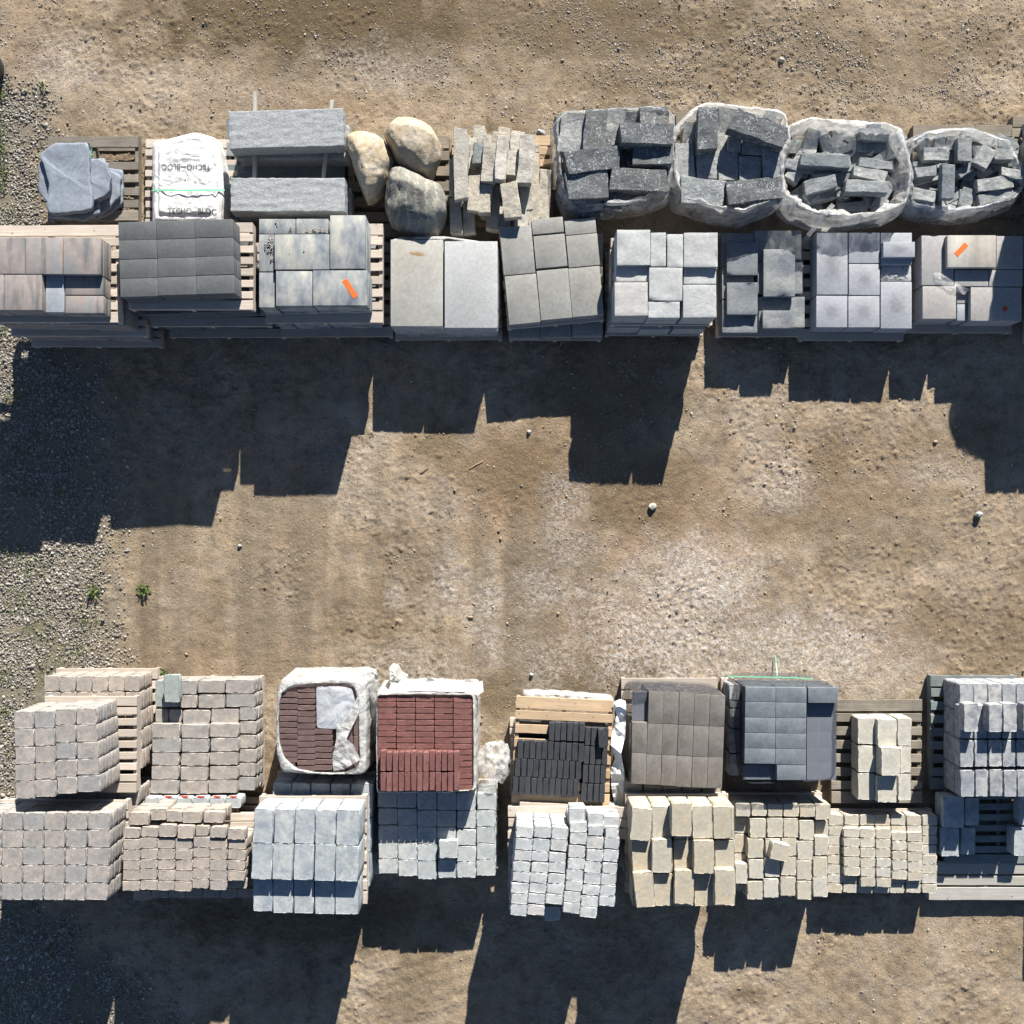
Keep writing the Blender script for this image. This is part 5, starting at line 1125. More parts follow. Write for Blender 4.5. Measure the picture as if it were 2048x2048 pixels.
block('cream_block', cell('d', 1190, 662, 1330, 866, .51), .51, .088, 'tumbled', M['cream'], 'single cream block set on top of the middle column', 'concrete block')
pallet(wp('d', 1180, 360, .02)[0], wp('d', 1180, 372, .02)[1] , .96, .34, 0, .125, M['wood_pale'], 'empty pale pallet end behind the cream blocks', None, nb=3, hgt=.115) if False else None

# L9: mottled grey blocks at the right
z = .64; h = .125
row = [(1000, 1097), (1100, 1197), (1200, 1298), (1302, 1400), (1404, 1500), (1504, 1600)]
L9a = cl('e', z - h, *[(a, 205, b_, 333) for a, b_ in row]) + cl('e', z, *[(a, 822, b_, 1015) for a, b_ in ((1006, 1106), (1110, 1206), (1210, 1308), (1312, 1408), (1412, 1508), (1512, 1610))]) 
base9 = grid('e', [1000, 1100, 1200, 1302, 1404, 1504, 1604], [1000, 1100, 1200, 1302, 1404, 1504, 1604], [205, 405, 605, 805, 1012], z - h)
for c in L9a[6:]: block('mottled_block', c, z, h, 'tumbled', M['mixgrey'], 'mottled grey block in the front row of the load at the right edge', 'concrete block', 'front row of mottled grey blocks', jit=.004)
for c in cl('e', z, *[(a, 606, b_, 803) for a, b_ in ((1000, 1100), (1104, 1200), (1204, 1302), (1306, 1402), (1406, 1506), (1508, 1604))]): block('mottled_block', c, z, h, 'tumbled', M['mixgrey'], 'mottled grey block in the half shaded middle row of the load at the right edge', 'concrete block', 'middle row of mottled grey blocks', jit=.004)
for i, c in enumerate(cl('e', z + h, (1030, 345, 1132, 553), (1207, 350, 1307, 556), (1311, 348, 1412, 552), (1455, 345, 1555, 550))):
    block('mottled_block', c, z + h, h, 'tumbled', M['mixgrey'], ['mottled block raised at the left end of the load at the right edge', 'darker grey block raised second from left on the load at the right edge', 'mottled block raised third from left on the load at the right edge', 'raised mottled block cut by the right edge of the photo'][i], 'concrete block', jit=.002)
for c in cl('e', z, *[(a, 360, b_, 600) for a, b_ in row]): block('mottled_block', c, z, h, 'tumbled', M['mixgrey'], 'mottled block lying directly beneath the raised ones at the right edge', 'concrete block', 'mottled blocks beneath the raised ones', jit=.003)
tower('mottled_block', 'concrete block', 'mottled grey block in the lower layers of the load at the right edge', 'lower mottled grey blocks', base9, z - h, [(3, 0, 0)], M['mixgrey'], 'tumbled', h=(z - h - .13) / 3, pm=.06, pshift=(-.11, .0), pmat=M['wood_blue'], plabel='teal stained pallet under the mottled blocks at the right edge', nb=9)

# ================================================================== lower front row
def m_tower(name, label, group, cells, z, levels, mat, plabel, **kw):
    return tower(name, 'paver', label, group, cells, z, levels, mat, 'tumbled', plabel=plabel, pgroup=('pallets: ' + group), **kw)
# M1
z = 1.06
M1 = grid('a', [-140, 12, 165, 318, 471, 628, 795], [-145, 8, 160, 311, 462, 612, 770], [1128, 1252, 1378, 1504, 1630, 1755], z)
m_tower('tumbled_paver', 'beige tumbled square paver in the tall corner stack at the left end of the lower front row', 'beige square pavers in the corner stack', M1, z, [(6, 0, 0), (6, .08, .10)], M['beige'], 'pallet in the corner stack of beige square pavers')
# M2
z = .95; h = (z - .26) / 9
ys = [1315, 1390, 1465, 1538, 1613, 1690]
xt = [876, 1002, 1127, 1252, 1380, 1504, 1630, 1762]
M2 = grid('a', xt, [876, 1002, 1127, 1250, 1374, 1497, 1620, 1745], [[y_ - [0, 6, 2, -2, 14, 0, -4][i] for y_ in ys] for i in range(7)], z, keep=lambda i, j: not (i == 6 and j == 4))
M2 += cl('a', z, (880, 1236, 1002, 1310), (1005, 1226, 1130, 1303), (1396, 1225, 1498, 1298))
low = cl('a', z - h, (1626, 1600, 1768, 1672)); n0 = len(M2)
m_tower('small_beige_paver', 'small beige tumbled paver in the ragged stack second from left in the lower front row', 'small beige pavers in the ragged stack', M2 + low, z, [(5, 0, 0), (5, .06, .03)], M['beige_warm'], 'pallet in the ragged stack of small beige pavers', drops={n0: 1}, h=h, jit=.006)
for i, rc in enumerate(((925, 1122, 1068, 1215), (1072, 1098, 1188, 1180), (1190, 1112, 1308, 1195), (1310, 1118, 1448, 1204), (1450, 1118, 1598, 1198))):
    c = cell('a', *rc, z - .02); block('small_beige_paver', c, z - .02, h, 'tumbled', M['beige_warm'], 'small beige paver in the uneven row along the back of the ragged stack', 'paver', 'uneven back row of small beige pavers', jit=.008)
    for k in range(1, 4): block('small_beige_paver', c, z - .02 - k * h, h, 'tumbled', M['beige_warm'], 'small beige paver in the uneven row along the back of the ragged stack', 'paver', 'uneven back row of small beige pavers', jit=.008)
for rc in ((1134, 1210, 1260, 1302), (1266, 1218, 1392, 1314), (1500, 1225, 1620, 1306), (1624, 1238, 1758, 1320)):
    block('small_beige_paver', cell('a', *rc, z + .02), z + .02, h + .018, 'tumbled', M['beige_warm'], 'small beige paver one course higher near the back of the ragged stack', 'paver', 'raised small beige pavers', jit=.006)
for i in range(7):
    rc = (952 + i * 128, 1688, 1082 + i * 128, 1760) if i == 0 else (960 + i * 123, 1672, 1080 + i * 123, 1742)
    block('small_beige_paver', cell('a', *rc, .62), .62, h, 'tumbled', M['beige_warm'], 'sunlit small beige paver that juts out at the foot of the ragged stack' if i == 0 else 'small beige paver in the shaded course at the foot of the ragged stack', 'paver', None if i == 0 else 'shaded foot course of small beige pavers')
wr2 = []
for i in range(6):
    x0 = 1030 + i * 116
    block('wrapped_paver', cell('a', x0, 1018, x0 + 114, 1098, .52), .52, .2, 'tumbled', M['white'], 'white paver with red marks in the sunlit row behind the ragged stack', 'paver', 'white pavers behind the ragged stack', jit=.003)
    if 0 < i < 6:
        o = draped('red_mark', None, None, 'a', [(x0 + 22, 1014), (x0 + 50, 1004), (x0 + 62, 1010), (x0 + 84, 1006), (x0 + 96, 1016), (x0 + 60, 1022), (x0 + 40, 1018)], .524, .521, .5, M['redtag'], i, wr=.001, K=24, sides=False)
        par = [q for q in COL.objects if q.name.startswith('wrapped_paver')][-1]
        o.parent = par; o.matrix_local = Matrix.LocRotScale(par.location, par.rotation_euler, par.scale).inverted() @ Matrix.Translation(o.location)
x, y = wp('a', 1380, 1110, .30); pallet(x, y - .02, .95, .5, 0, .30, M['wood_new'], 'fresh wood pallet end behind the ragged beige stack', None, nb=4)
# M3
z = 1.07; h = (z - .26) / 8
M3 = grid('b', [102, 246, 390, 540, 690, 858], [75, 225, 378, 527, 678, 845], [[1100, 1348, 1608], [1100, 1350, 1612], [1104, 1352, 1616], [1108, 1355, 1618], [1108, 1362, 1622]], z)
M3l = grid('b', [92, 236, 384, 532, 682, 850], [92, 236, 384, 532, 682, 850], [[1590, 1838], [1592, 1850], [1594, 1852], [1596, 1858], [1598, 1858]], z - h)
m_tower('large_paver', 'large cool grey tumbled paver in the tall three row stack of the lower front row', 'large grey pavers in the three row stack', M3 + M3l, z, [(4, 0, 0), (4, .05, .12)], M['grey_big'], 'pallet in the stack of large grey pavers', drops={10: 1, 11: 1, 12: 1, 13: 1, 14: 1}, h=h)
# M4
z = .50
M4c = grid('b', [985, 1124, 1264, 1408, 1550, 1692, 1835], [992, 1132, 1272, 1414, 1548, 1690, 1830],
           [[968, 1096, 1218, 1338, 1458, 1568], [975, 1098, 1220, 1340, 1462, 1582], [976, 1108, 1232, 1352, 1476, 1608], [980, 1110, 1232, 1345, 1462, 1600], [985, 1115, 1245, 1366, 1482, 1598], [985, 1112, 1232, 1350, 1464, 1580]], z)
m_tower('pale_paver', 'pale grey tumbled square paver in the low stack in front of the red bricks', 'pale grey pavers in front of the red bricks', M4c, z, [(4, 0, 0)], M['grey_mid'], 'pallet under the pale grey pavers in front of the red bricks', jit=.004)
block('pale_paver', cell('b', 1423, 1330, 1562, 1455, z + .09, 1), z + .09, .09, 'tumbled', M['grey_mid'], 'single pale grey paver lying raised on the low stack in front of the red bricks', 'paver')
# M5
z = 1.05; h = .079
yl = [1225, 1312, 1402, 1480, 1556, 1630, 1706, 1784, 1865]
M5 = grid('c', [190, 316, 442, 565], [134, 262, 388, 514], [[y_ + o_ for y_ in yl] for o_ in (0, 2, 6)], z, keep=lambda i, j: not (i == 2 and j == 7))
yr = [1270, 1362, 1450, 1535, 1612, 1692, 1768, 1850]
M5 += grid('c', [572, 696, 820, 930], [516, 642, 768, 888], [[y_ + o_ for y_ in yr] for o_ in (0, 28, 34)], z, keep=lambda i, j: not (i == 2 and j == 6))
M5 += cl('c', z, (566, 1192, 690, 1266), (700, 1222, 815, 1300), (822, 1226, 920, 1318))
m_tower('small_white_paver', 'small off white tumbled paver in the skewed bright stack in the middle of the lower front row', 'small white pavers in the skewed stack', M5, z, [(6, 0, .0), (5, .03, .05)], M['white'], 'pallet in the skewed stack of small white pavers', jit=.006, h=h, pmat=M['wood_pale'])
for i, (a, b_) in enumerate(((565, 1095), (695, 1130), (815, 1150))):
    c = cell('c', a, b_, a + 118, b_ + 95, z - .03)
    for k in range(3): block('small_white_paver', c, z - .03 - k * h, h, 'tumbled', M['white'], 'small white paver in the sunlit rear course of the skewed bright stack', 'paver', 'rear course of small white pavers', jit=.008)
block('small_white_paver', cell('c', 390, 1800, 505, 1905, .9), .9, h, 'tumbled', M['white'], 'small white paver in the shaded notch at the front of the skewed stack', 'paver')
x, y = wp('c', 760, 1130, .62); pallet(x - .24, y - .1, 1.15, .34, math.radians(-3), .56, M['wood_pale'], 'bleached pallet end between the black bricks and the white pavers', None, nb=3)
# N6
z = 1.04; h = .07
N6 = []
spec6 = [((1010, 1095, 1162, 1330, -5), 1), ((1155, 1060, 1292, 1308, 0), 0), ((1300, 1058, 1448, 1298, 0), 2), ((1446, 1078, 1594, 1316, 2), 1), ((1598, 1085, 1735, 1316, 1), 1),
         ((1010, 1332, 1150, 1562, 2), 0), ((1160, 1322, 1305, 1562, 0), 1), ((1306, 1330, 1450, 1534, 0), 0), ((1456, 1328, 1604, 1570, 0), 1.5), ((1608, 1320, 1748, 1540, 0), 0),
         ((1035, 1555, 1180, 1808, 6), 1), ((1172, 1568, 1316, 1804, 0), 0), ((1316, 1540, 1464, 1785, -1), 1), ((1466, 1592, 1608, 1800, 0), 0), ((1608, 1540, 1760, 1794, 0), 1.5)]
base = z - h
N6b = grid('c', [1010, 1158, 1306, 1454, 1604, 1752], [1018, 1166, 1314, 1462, 1608, 1756], [1080, 1320, 1560, 1800], base)
for rc, up in spec6:
    zt = base + h * up; c = cell('c', *rc[:4], zt, rc[4])
    if up: block('large_tan_paver', c, zt, h * up if up < 2 else h, 'tumbled', M['tan'], 'large tan tumbled paver on the uneven top of the tan stack', 'paver', 'large tan pavers on the uneven top', jit=.003)
    if up == 2: block('large_tan_paver', c, zt - h, h, 'tumbled', M['tan'], 'large tan tumbled paver on the uneven top of the tan stack', 'paver', 'large tan pavers on the uneven top', jit=.003)
m_tower('large_tan_paver', 'large tan tumbled paver in the lower courses of the tall tan stack', 'large tan pavers in the lower courses', N6b, base, [(5, 0, 0), (4, -.02, .12)], M['tan'], 'pallet in the tall stack of large tan pavers')
# N7
z = .50; h = .092
N7 = cl('d', z, (146, 1062, 260, 1158), (262, 1062, 373, 1156), (375, 1064, 487, 1158), (489, 1066, 602, 1158), (604, 1068, 716, 1162), (718, 1070, 830, 1182),
        (250, 1167, 368, 1306), (371, 1167, 487, 1305), (489, 1168, 600, 1306), (602, 1186, 713, 1326), (232, 1312, 353, 1455), (588, 1330, 705, 1466), (710, 1298, 818, 1440), (238, 1460, 352, 1602), (583, 1467, 698, 1612), (700, 1443, 806, 1583),
        (230, 1620, 343, 1755), (347, 1597, 461, 1738), (465, 1586, 580, 1727), (582, 1616, 695, 1757), (697, 1584, 808, 1735), (145, 1490, 236, 1640), (356, 1310, 470, 1445), (473, 1308, 587, 1442), (354, 1448, 467, 1588), (469, 1446, 581, 1584))
N7l = cl('d', z - h, (130, 1162, 244, 1278), (128, 1282, 228, 1416), (135, 1420, 228, 1482), (716, 1186, 818, 1294), (150, 1640, 225, 1692))
m_tower('tan_paver', 'tan tumbled square paver in the stack beside the tall tan stack', 'tan square pavers', N7 + N7l, z, [(4, 0, 0)], M['tan_light'], 'pallet under the tan square pavers', drops={len(N7) + i: 1 for i in range(5)}, h=h, jit=.004)
block('tan_paver', cell('d', 398, 1348, 536, 1472, z + h, -12), z + h, h, 'tumbled', M['tan_light'], 'single tan paver lying loose and turned on top of the tan square pavers', 'paver', tilt=(.02, .05))
# N8
z = .34; h = .055
low8 = grid('d', [810, 922, 1035, 1148, 1258, 1370, 1482, 1596], [802, 912, 1024, 1136, 1250, 1362, 1476, 1586], [1142, 1222, 1292, 1362, 1430, 1498, 1566, 1636, 1705], z - h)
m_tower('small_tan_paver', 'small tan tumbled paver in the lower layer of the low stack at the right of the lower front row', 'small tan pavers in the lower layer', low8, z - h, [(3, 0, 0)], M['tan_light'], 'pallet under the small tan pavers', jit=.004, h=(z - h - .12) / 3, palh=.12)
up8 = grid('d', [918, 1036, 1148, 1260], [924, 1040, 1152, 1264], [[1240, 1308, 1376, 1443, 1512, 1582], [1240, 1310, 1378, 1448, 1518, 1590, 1662], [1244, 1314, 1384, 1452, 1520, 1592, 1664]], z) + grid('d', [1262, 1374, 1486], [1266, 1378, 1490], [[1268, 1334, 1402, 1470, 1540, 1608], [1270, 1340, 1410, 1478, 1548, 1618]], z)
for c in up8: block('small_tan_paver', c, z, h, 'tumbled', M['tan_light'], 'small tan paver in the raised block of pavers on the low stack at the right', 'paver', 'small tan pavers in the raised layer', jit=.003)
# M9: few blocks on a pallet in the shade, empty pallets in front
x, y = wp('e', 1250, 1240, .14)
pallet(x + .05, y + .06, 1.22, .90, 0, .14, M['wood_blue'], 'dark stained pallet in the shade under the scattered grey blocks', None, nb=8)
for i, (rc, zt) in enumerate((((880, 1012, 1030, 1240), .34), ((1034, 1022, 1140, 1222), .28), ((866, 1236, 1000, 1446), .30), ((1008, 1236, 1115, 1432), .26), ((1425, 1015, 1530, 1225), .28), ((1386, 1236, 1490, 1440), .30))):
    c = cell('e', *rc, zt); hh = (zt - .142) / 2
    lb = ['largest shaded grey block at the back left of the dark pallet', 'shaded grey block second from left at the back of the dark pallet', 'grey block with a sunlit tip at the front left of the dark pallet', 'shaded grey block second from left at the front of the dark pallet', 'shaded grey block at the back right of the dark pallet', 'grey block at the front right of the dark pallet'][i]
    block('shaded_block', c, zt, hh, 'tumbled', M['grey_big'], lb, 'concrete block', jit=.003)
    block('shaded_block', c, zt - hh - .001, hh - .001, 'tumbled', M['grey_big'], 'lower block hidden beneath a shaded block on the dark pallet', 'concrete block', 'lower blocks on the dark pallet')
x, y = wp('e', 1160, 1616, .125)
pallet(x + .05, y - .0, 1.28, .43, 0, .125, M['wood_white'], 'empty whitewashed pallet at the right end of the lower front row', None, nb=3, hgt=.12)
# load whose shadow enters at the lower right corner
tower('corner_block', 'concrete block', 'block beyond the lower right corner', 'blocks beyond the lower right corner', [(6.02 + .25 * i, -4.1 + .25 * j, .24, .24, 0) for i in range(3) for j in range(4)], .40, [(3, 0, 0)], M['mixgrey'], 'slab', pm=.03, plabel='pallet beyond the lower right corner')

# ================================================================== odds and ends on the ground
def pebble_rock(name, label, r, X, Y, sx, sy, sz, mat, seed, rot=0):
    bm = bmesh.new(); bmesh.ops.create_icosphere(bm, subdivisions=3, radius=1); k = CAM_H / F / (SC if r != 'p' else 1)
    for v in bm.verts:
        n_ = v.co.normalized(); v.co = n_ * (1 + .25 * mnoise.noise(n_ * 1.3 + Vector((seed, 0, 0))) + .1 * mnoise.noise(n_ * 4 + Vector((seed, 0, 0)))); v.co = Vector((v.co.x * sx * k, v.co.y * sy * k, v.co.z * sz * k))
    me = bpy.data.meshes.new(name); bm.to_mesh(me); bm.free(); me.materials.append(mat)
    x, y = wp(r, X, Y, 0); o = bpy.data.objects.new(name, me); o.location = (x, y, sz * k * .6); o.rotation_euler = (0, 0, math.radians(rot)); link(o, None, label, 'stone'); return o
pebble_rock('stone_chunk', 'angular cream chunk of stone lying alone on the dirt aisle', 'p', 1305, 1013, 8, 7, 6, M['cream'], 3, 30)
pebble_rock('stone_chunk', 'white stone casting a long shadow near the right edge of the aisle', 'p', 1955, 1029, 7, 6, 8, M['white'], 5)
pebble_rock('stone_chunk', 'dark elongated stone on the dirt left of the leftmost wrapped pile', 'p', 1083, 269, 11, 7, 7, M['greyrock'], 8, -35)
pebble_rock('stone_chunk', 'round pale stone in the gravelly dirt near the top of the photo', 'p', 1562, 121, 6, 5, 5, M['cream'], 9)
pebble_rock('stone_chunk', 'small pale stone on the dirt just below the shadow of the upper row', 'p', 1058, 864, 4, 4, 4, M['white'], 12)
pebble_rock('stone_chunk', 'small white stone on the left part of the aisle', 'p', 480, 1092, 4, 3.5, 4, M['white'], 15)
pebble_rock('stone_chunk', 'white stone by the back of the fresh wooden pallet', 'p', 1063, 1349, 4, 3.5, 4, M['white'], 17)
ribbon('wooden_stick', 'thin reddish stick lying on the dirt in the middle of the aisle', 'stick', 'p', [(938, 937, .012), (952, 929, .016), (966, 922, .012)], .010, M['wood_new'], th=.008)
ribbon('wooden_stick', 'short curved stick lying left of the reddish one', 'stick', 'p', [(840, 946, .012), (848, 941, .014), (857, 936, .012)], .008, M['wood_grey'], th=.006)
ribbon('wooden_lath', 'pale lath lying in the shade in front of the marbled slabs', 'lath', 'p', [(748, 680, .02), (785, 693, .025), (824, 709, .02)], .022, M['wood_grey'], th=.01)
ribbon('film_strip', 'loose strip of film hanging from the third bag towards the blue grey slabs', 'plastic film', '5', [(310, 890, .56), (250, 960, .54), (190, 1040, .45), (140, 1100, .30), (105, 1150, .18)], .05, M['bag'])
ribbon('film_strip', 'thin curled strip of film in front of the turned taupe slabs', 'plastic film', '3', [(1170, 1690, .5), (1080, 1740, .3), (1010, 1790, .12), (960, 1850, .05), (930, 1900, .03)], .012, M['bagthin'])
draped('film_sheet', 'crinkled film lying on the gap in the blue grey slabs', 'plastic film', '5', [(648, 1328), (868, 1328), (868, 1440), (648, 1440)], .335, .328, .30, M['film'], 51, wr=.012, K=80, freq=14, sides=False)
sheet('film_sheet', 'torn wedge of clear film on the pinkish slabs', 'plastic film', '5', [(1030, 1380, .41), (1070, 1378, .42), (1200, 1460, .42), (1280, 1500, .43), (1250, 1535, .42), (1120, 1500, .41), (1040, 1440, .41)], M['film'], None, .012, 3)
film_ring('stretch_film', 'clear film around the two large pale slabs', 'plastic film', '2', [(1222, 1145), (1290, 1125), (1600, 1118), (1900, 1160), (1985, 1180), (1990, 1400), (1984, 1770), (1800, 1775), (1500, 1770), (1232, 1764), (1226, 1400)], .525, .13, M['film'], [(.02, 0, .3), (.02, .3, .4), (.015, .6, .4), (.008, .9, .3), (.0, 1.0, .2), (-.02, 1.012, .2)], 18, wr=.006)
sm, st_, sb = newmat('rust_stain'); sb.inputs['Base Color'].default_value = (.42, .22, .06, 1); sb.inputs['Roughness'].default_value = .9
_c = N(st_, 'ShaderNodeTexCoord'); _m = N(st_, 'ShaderNodeMapping'); _m.inputs['Location'].default_value = (-1, -1, 0); _m.inputs['Scale'].default_value = (2, 2, 0); st_.links.new(_c.outputs['Generated'], _m.inputs[0])
_l = N(st_, 'ShaderNodeVectorMath', operation='LENGTH'); st_.links.new(_m.outputs[0], _l.inputs[0]); _r = ramp(st_, [(.1, (.75,) * 3), (.9, (0, 0, 0))]); _n = ramp(st_, [(.35, (.1,) * 3), (.6, (1,) * 3)])
_mp = N(st_, 'ShaderNodeMapping'); _mp.inputs['Scale'].default_value = (8, 70, 1); st_.links.new(_c.outputs['Object'], _mp.inputs[0]); st_.links.new(noi(st_, _mp.outputs[0], 1, 4), _n.inputs[0]); st_.links.new(_l.outputs['Value'], _r.inputs[0])
_x = N(st_, 'ShaderNodeMath', operation='MULTIPLY'); st_.links.new(_r.outputs[0], _x.inputs[0]); st_.links.new(_n.outputs[0], _x.inputs[1]); st_.links.new(_x.outputs[0], sb.inputs['Alpha'])
x, y = wp('2', 1400, 1450, .53); sticker(find('large_slab', x, y), '2', 1412, 1243, 160, 40, -5, .5305, sm, 'rust_stain')
def crumbs(spots):
    V_ = []; 
    X_ = []; Y_ = []; Z_ = []
    for r_, a, b_, ra, rb, n_, zz in spots:
        for _ in range(n_):
            p = wp(r_, a + R.gauss(0, ra), b_ + R.gauss(0, rb), zz); X_.append(p[0]); Y_.append(p[1]); Z_.append(zz)
    return np.array(X_), np.array(Y_), np.array(Z_)
_gh = ground_height
_X, _Y, _Z = crumbs([('2', 358, 1170, 14, 34, 60, .88), ('2', 372, 1275, 8, 14, 12, .88), ('2', 690, 1072, 38, 8, 45, .88), ('2', 510, 1065, 8, 14, 10, .88), ('2', 410, 1012, 10, 6, 6, .88), ('2', 605, 1222, 3, 3, 2, .934), ('2', 500, 1238, 3, 3, 2, .934)])
_zz = iter([]); ground_height = lambda a, b_: _Z
scatter('gravel_crumbs', 'crumbs of gravel lying on the marbled blue and cream slabs', _X, _Y, np.random.RandomState(8).uniform(.004, .010, len(_X)), pebble_mat('crumb_stone', [(0, (.20, .19, .17)), (1, (.42, .38, .31))]), 9, sink=0)
ground_height = _gh
# green dustbin corner and plants at the left edge
bin_ = empty('dark_bin', (*wp('p', -22, 138, 0), 0), 0, 'corner of a dark green plastic bin at the left edge near the top', 'bin')
def cylring(name, rad, z0, z1, par, mat, taper=1.0):
    K = 32; V = []; Fc = []
    prof = [(rad * taper * .96, z0), (rad * .99, (z0 + z1) / 2), (rad, z1 - .02), (rad, z1), (rad * .9, z1 + .012), (0.01, z1 + .02)]
    for r_, zz in prof:
        for k in range(K): V.append((r_ * math.cos(6.2832 * k / K), r_ * math.sin(6.2832 * k / K), zz))
    for i in range(len(prof) - 1):
        for k in range(K): Fc.append((i * K + k, i * K + (k + 1) % K, (i + 1) * K + (k + 1) % K, (i + 1) * K + k))
    o = bpy.data.objects.new(name, mesh_from(name, V, Fc, mat, True)); link(o, par)
cylring('bin_body', .21, 0, .30, bin_, M['rubber'], .85); cylring('bin_lid', .225, .302, .34, bin_, M['rubber'])
gm, gt, gb = newmat('leaf_green')
gi = N(gt, 'ShaderNodeNewGeometry'); gr_ = ramp(gt, [(0, (.035, .06, .015)), (.5, (.06, .095, .022)), (.85, (.11, .14, .035)), (1, (.22, .19, .06))]); gt.links.new(gi.outputs['Random Per Island'], gr_.inputs[0]); gt.links.new(gr_.outputs[0], gb.inputs['Base Color']); gb.inputs['Roughness'].default_value = .6
M['leaf'] = gm
def leaves(name, label, spots, nl, size, kind=None, cat='plant', lz=.04):
    V = []; Fc = []; x0, y0 = spots[0][0], spots[0][1]; o0 = (*wp('p', x0, y0, 0), 0)
    for X, Y, rad in spots:
        for _ in range(nl if not kind else int(nl * rad / 10)):
            a = R.uniform(0, 6.28); d = rad * math.sqrt(R.random()) * .8
            x, y = wp('p', X + math.cos(a) * d, Y + math.sin(a) * d, 0); x -= o0[0]; y -= o0[1]
            b_ = R.uniform(0, 6.28); L_ = size * R.uniform(.5, 1.3); W_ = L_ * .22; zz = R.uniform(0.002, lz); up = R.uniform(.1, .8) * L_
            dx, dy = math.cos(b_), math.sin(b_); i0 = len(V)
            V += [(x - dy * W_ * .4, y + dx * W_ * .4, zz), (x + dy * W_ * .4, y - dx * W_ * .4, zz), (x + dx * L_ * .5 + dy * W_, y + dy * L_ * .5 - dx * W_, zz + up * .8), (x + dx * L_ * .5 - dy * W_, y + dy * L_ * .5 + dx * W_, zz + up * .8), (x + dx * L_, y + dy * L_, zz + up)]
            Fc += [(i0, i0 + 1, i0 + 2, i0 + 3), (i0 + 3, i0 + 2, i0 + 4)]
    o = bpy.data.objects.new(name, mesh_from(name, V, Fc, M['leaf'])); o.location = o0; link(o, None, label, cat, None, kind)
leaves('weed', 'small green weed standing alone on the dirt right of the gravel', [(290, 1180, 11)], 90, .045)
leaves('weed', 'low green weed at the edge of the gravel left of the lone one', [(188, 1181, 15)], 90, .04)
leaves('weed', 'small weed at the back of the low beige load', [(328, 1345, 9)], 50, .04)
leaves('weed', 'small dark weed on the dirt below the bin', [(88, 176, 9)], 30, .03)
leaves('grass', 'low green grass and moss in the gravel along the left edge', [(0, 265, 16), (2, 300, 18), (4, 340, 22), (0, 375, 18), (-4, 230, 14), (3, 190, 12), (18, 170, 10), (0, 265, 16), (2, 300, 18), (4, 340, 20), (0, 375, 16), (-4, 230, 14), (3, 190, 12), (0, 285, 16), (2, 320, 18), (0, 355, 16), (0, 250, 14), (10, 660, 16), (20, 800, 16), (70, 870, 18), (50, 790, 12), (30, 930, 22), (60, 980, 20), (10, 1350, 22), (0, 870, 14), (45, 900, 20), (120, 980, 18), (25, 1500, 16), (10, 1420, 14),
       (30, 1830, 22), (60, 1810, 20), (10, 2000, 30), (100, 1900, 20), (170, 1240, 34), (150, 1310, 40), (80, 1250, 46), (100, 1340, 40), (25, 1110, 40), (70, 1130, 30), (30, 430, 24), (40, 1200, 40)], 26, .022, 'stuff', 'ground cover', .02)

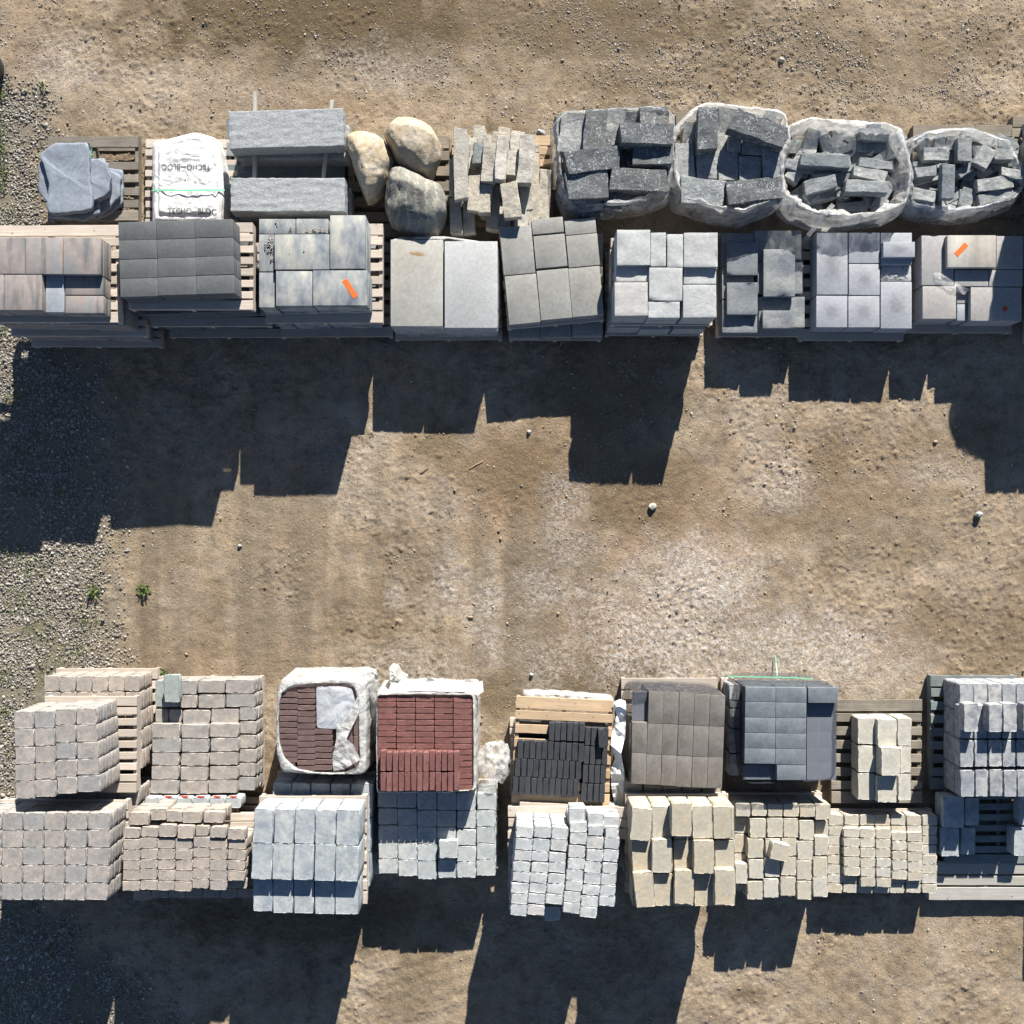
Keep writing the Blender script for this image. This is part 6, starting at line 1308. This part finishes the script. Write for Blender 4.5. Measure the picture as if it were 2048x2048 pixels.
# ================================================================== say which one each repeated block is
ORD = 'first second third fourth fifth sixth seventh eighth ninth tenth eleventh twelfth thirteenth fourteenth fifteenth sixteenth seventeenth eighteenth nineteenth twentieth twenty-first twenty-second twenty-third twenty-fourth twenty-fifth twenty-sixth twenty-seventh twenty-eighth twenty-ninth thirtieth'.split()
WHERE = {
 'streaked slabs in the far left stack': ('rust streaked slab', 'far left slab stack'), 'charcoal blocks in the dark stack': ('charcoal block', 'charcoal stack'),
 'marbled slabs in the third stack': ('marbled slab', 'blue and cream stack'), 'large pale slabs under clear film': ('large pale slab', 'pile in clear film'),
 'taupe slabs in the turned pile': ('taupe slab', 'turned taupe pile'), 'taupe slabs under the turned pile': ('shaded taupe slab', 'pile beneath turned slabs'),
 'pale riven slabs': ('pale riven slab', 'whitish riven stack'), 'lower grey riven slabs': ('grey riven slab', 'low uneven grey pile'),
 'blue grey slabs': ('blue grey slab', 'blue grey pile'), 'pinkish grey slabs': ('pinkish slab', 'pinkish pile'), 'slabs beyond the right edge': ('grey slab', 'stack beyond right edge'),
 'blocks beyond the right edge': ('grey block', 'tall stack beyond right edge'), 'beige square pavers in the upper load at the far left': ('beige square paver', 'tall far left load'),
 'beige pavers in the lower load at the far left': ('warm beige paver', 'rear far left load'), 'beige rectangular pavers in the low load': ('beige rectangular paver', 'low beige load'),
 'dark brown bricks in the white wrap': ('dark brown brick', 'torn white wrap'), 'red bricks in the crosswise rows': ('red brick laid crosswise', 'red load'), 'red bricks in the lower layers': ('red brick', 'lower red layers'),
 'red bricks in the two extra rows': ('red brick laid lengthwise', 'extra front rows'), 'black bricks in rows': ('black brick', 'fresh wooden pallet'), 'black bricks under the fresh pallet': ('black brick', 'load under fresh pallet'),
 'umber blocks under netting': ('umber block', 'umber load'), 'slate grey blocks under netting': ('slate grey block', 'netted slate load'), 'slate grey blocks seen through the net': ('netted slate block', 'slate load lower layers'),
 'grey blocks in the shaded gap': ('grey block', 'shaded gap beside net'), 'cream blocks on the wide old pallet': ('cream block', 'wide old pallet'), 'front row of mottled grey blocks': ('mottled block', 'right edge front row'),
 'middle row of mottled grey blocks': ('mottled block', 'right edge middle row'), 'mottled blocks beneath the raised ones': ('mottled block', 'row beneath raised ones'), 'lower mottled grey blocks': ('mottled block', 'right edge load'),
 'beige square pavers in the corner stack': ('beige square paver', 'front left corner stack'), 'small beige pavers in the ragged stack': ('small beige paver', 'ragged beige stack'), 'uneven back row of small beige pavers': ('small beige paver', 'ragged stack back row'),
 'raised small beige pavers': ('raised small beige paver', 'ragged beige stack'), 'shaded foot course of small beige pavers': ('shaded beige paver', 'foot of ragged stack'), 'white pavers behind the ragged stack': ('white paver', 'sunlit row behind ragged stack'),
 'large grey pavers in the three row stack': ('large grey paver', 'three row grey stack'), 'pale grey pavers in front of the red bricks': ('pale grey paver', 'stack before red bricks'), 'small white pavers in the skewed stack': ('small white paver', 'skewed white stack'),
 'rear course of small white pavers': ('small white paver', 'skewed stack rear course'), 'large tan pavers on the uneven top': ('large tan paver', 'tan stack top'), 'large tan pavers in the lower courses': ('large tan paver', 'tall tan stack'),
 'tan square pavers': ('tan square paver', 'stack beside tall tan one'), 'small tan pavers in the lower layer': ('small tan paver', 'low right stack'), 'small tan pavers in the raised layer': ('raised small tan paver', 'low right stack'),
 'lower blocks on the dark pallet': ('hidden grey block', 'shaded dark pallet'), 'blocks beyond the lower right corner': ('grey block', 'load beyond lower right corner'), 'pale limestone posts': ('pale limestone post', 'loose limestone heap'),
 'dark limestone blocks in the leftmost wrapped pile': ('dark limestone block', 'leftmost wrapped pile'), 'stone blocks in the second wrapped pile': ('dark stone block', 'second wrapped pile'),
 'stone blocks in the third bag': ('blue grey stone', 'third bag'), 'split stones in the rightmost bag': ('grey split stone', 'rightmost bag')}
def relabel():
    byg = {}
    for o in COL.objects:
        if o.parent is None and o.get('group') in WHERE: byg.setdefault(o['group'], []).append(o)
    def clusters(vals, gap):
        vs = sorted(vals); out = [[vs[0]]]
        for v in vs[1:]:
            if v[0] - out[-1][-1][0] > gap: out.append([v])
            else: out[-1].append(v)
        return out
    for g, os_ in byg.items():
        what, where = WHERE[g]
        info = []
        for o in os_:
            d = o.dimensions if o.dimensions.x else Vector((.2, .1, .1)); info.append([o, o.location.x, o.location.y, o.location.z, max(.04, d.x / 2), max(.03, d.y / 2)])
        x0 = min(i[1] - i[4] for i in info); x1 = max(i[1] + i[4] for i in info); y0 = min(i[2] - i[5] for i in info); y1 = max(i[2] + i[5] for i in info)
        top, rest = [], []
        for i in info:
            cov = any(j is not i and j[3] > i[3] + .02 and abs(j[1] - i[1]) < j[4] * .8 and abs(j[2] - i[2]) < j[5] * .8 for j in info)
            (rest if cov else top).append(i)
        md = sorted(i[4] for i in top)[len(top) // 2]
        for ci, c in enumerate(clusters([(i[1], k) for k, i in enumerate(top)], md * .45)) if g != 'black bricks in rows' else ():
            for ri, (yy, k) in enumerate(sorted([(-top[k][2], k) for _, k in c])):
                top[k][0]['label'] = f'{what}, {ORD[min(ci, 29)]} column from left, {ORD[min(ri, 29)]} from back, {where}'
        if g == 'black bricks in rows':
            for ri, c in enumerate(clusters([(-i[2], k) for k, i in enumerate(top)], .03)):
                for ci, (xx, k) in enumerate(sorted([(top[k][1], k) for _, k in c])):
                    top[k][0]['label'] = f'{what}, {ORD[min(ri, 29)]} row from back, {ORD[min(ci, 29)]} from left, {where}'
        zs = [c[0][0] for c in clusters([(-i[3], k) for k, i in enumerate(info)], .02)]
        sides = {}
        for i in rest:
            dd = {'left': i[1] - i[4] - x0, 'right': x1 - i[1] - i[4], 'back': y1 - i[2] - i[5], 'front': i[2] - i[5] - y0}
            sd = min(dd, key=dd.get); crs = max(k for k, zz in enumerate(zs) if zz <= -i[3] + .005)
            sides.setdefault((sd, crs), []).append(i)
        for (sd, crs), l in sides.items():
            l.sort(key=lambda i: i[1] if sd in ('back', 'front') else -i[2])
            for n_, i in enumerate(l):
                i[0]['label'] = f"{what}, {sd} side, {ORD[min(crs, 29)]} course, {ORD[min(n_, 29)]} from {'left' if sd in ('back', 'front') else 'back'}, {where}"
relabel()
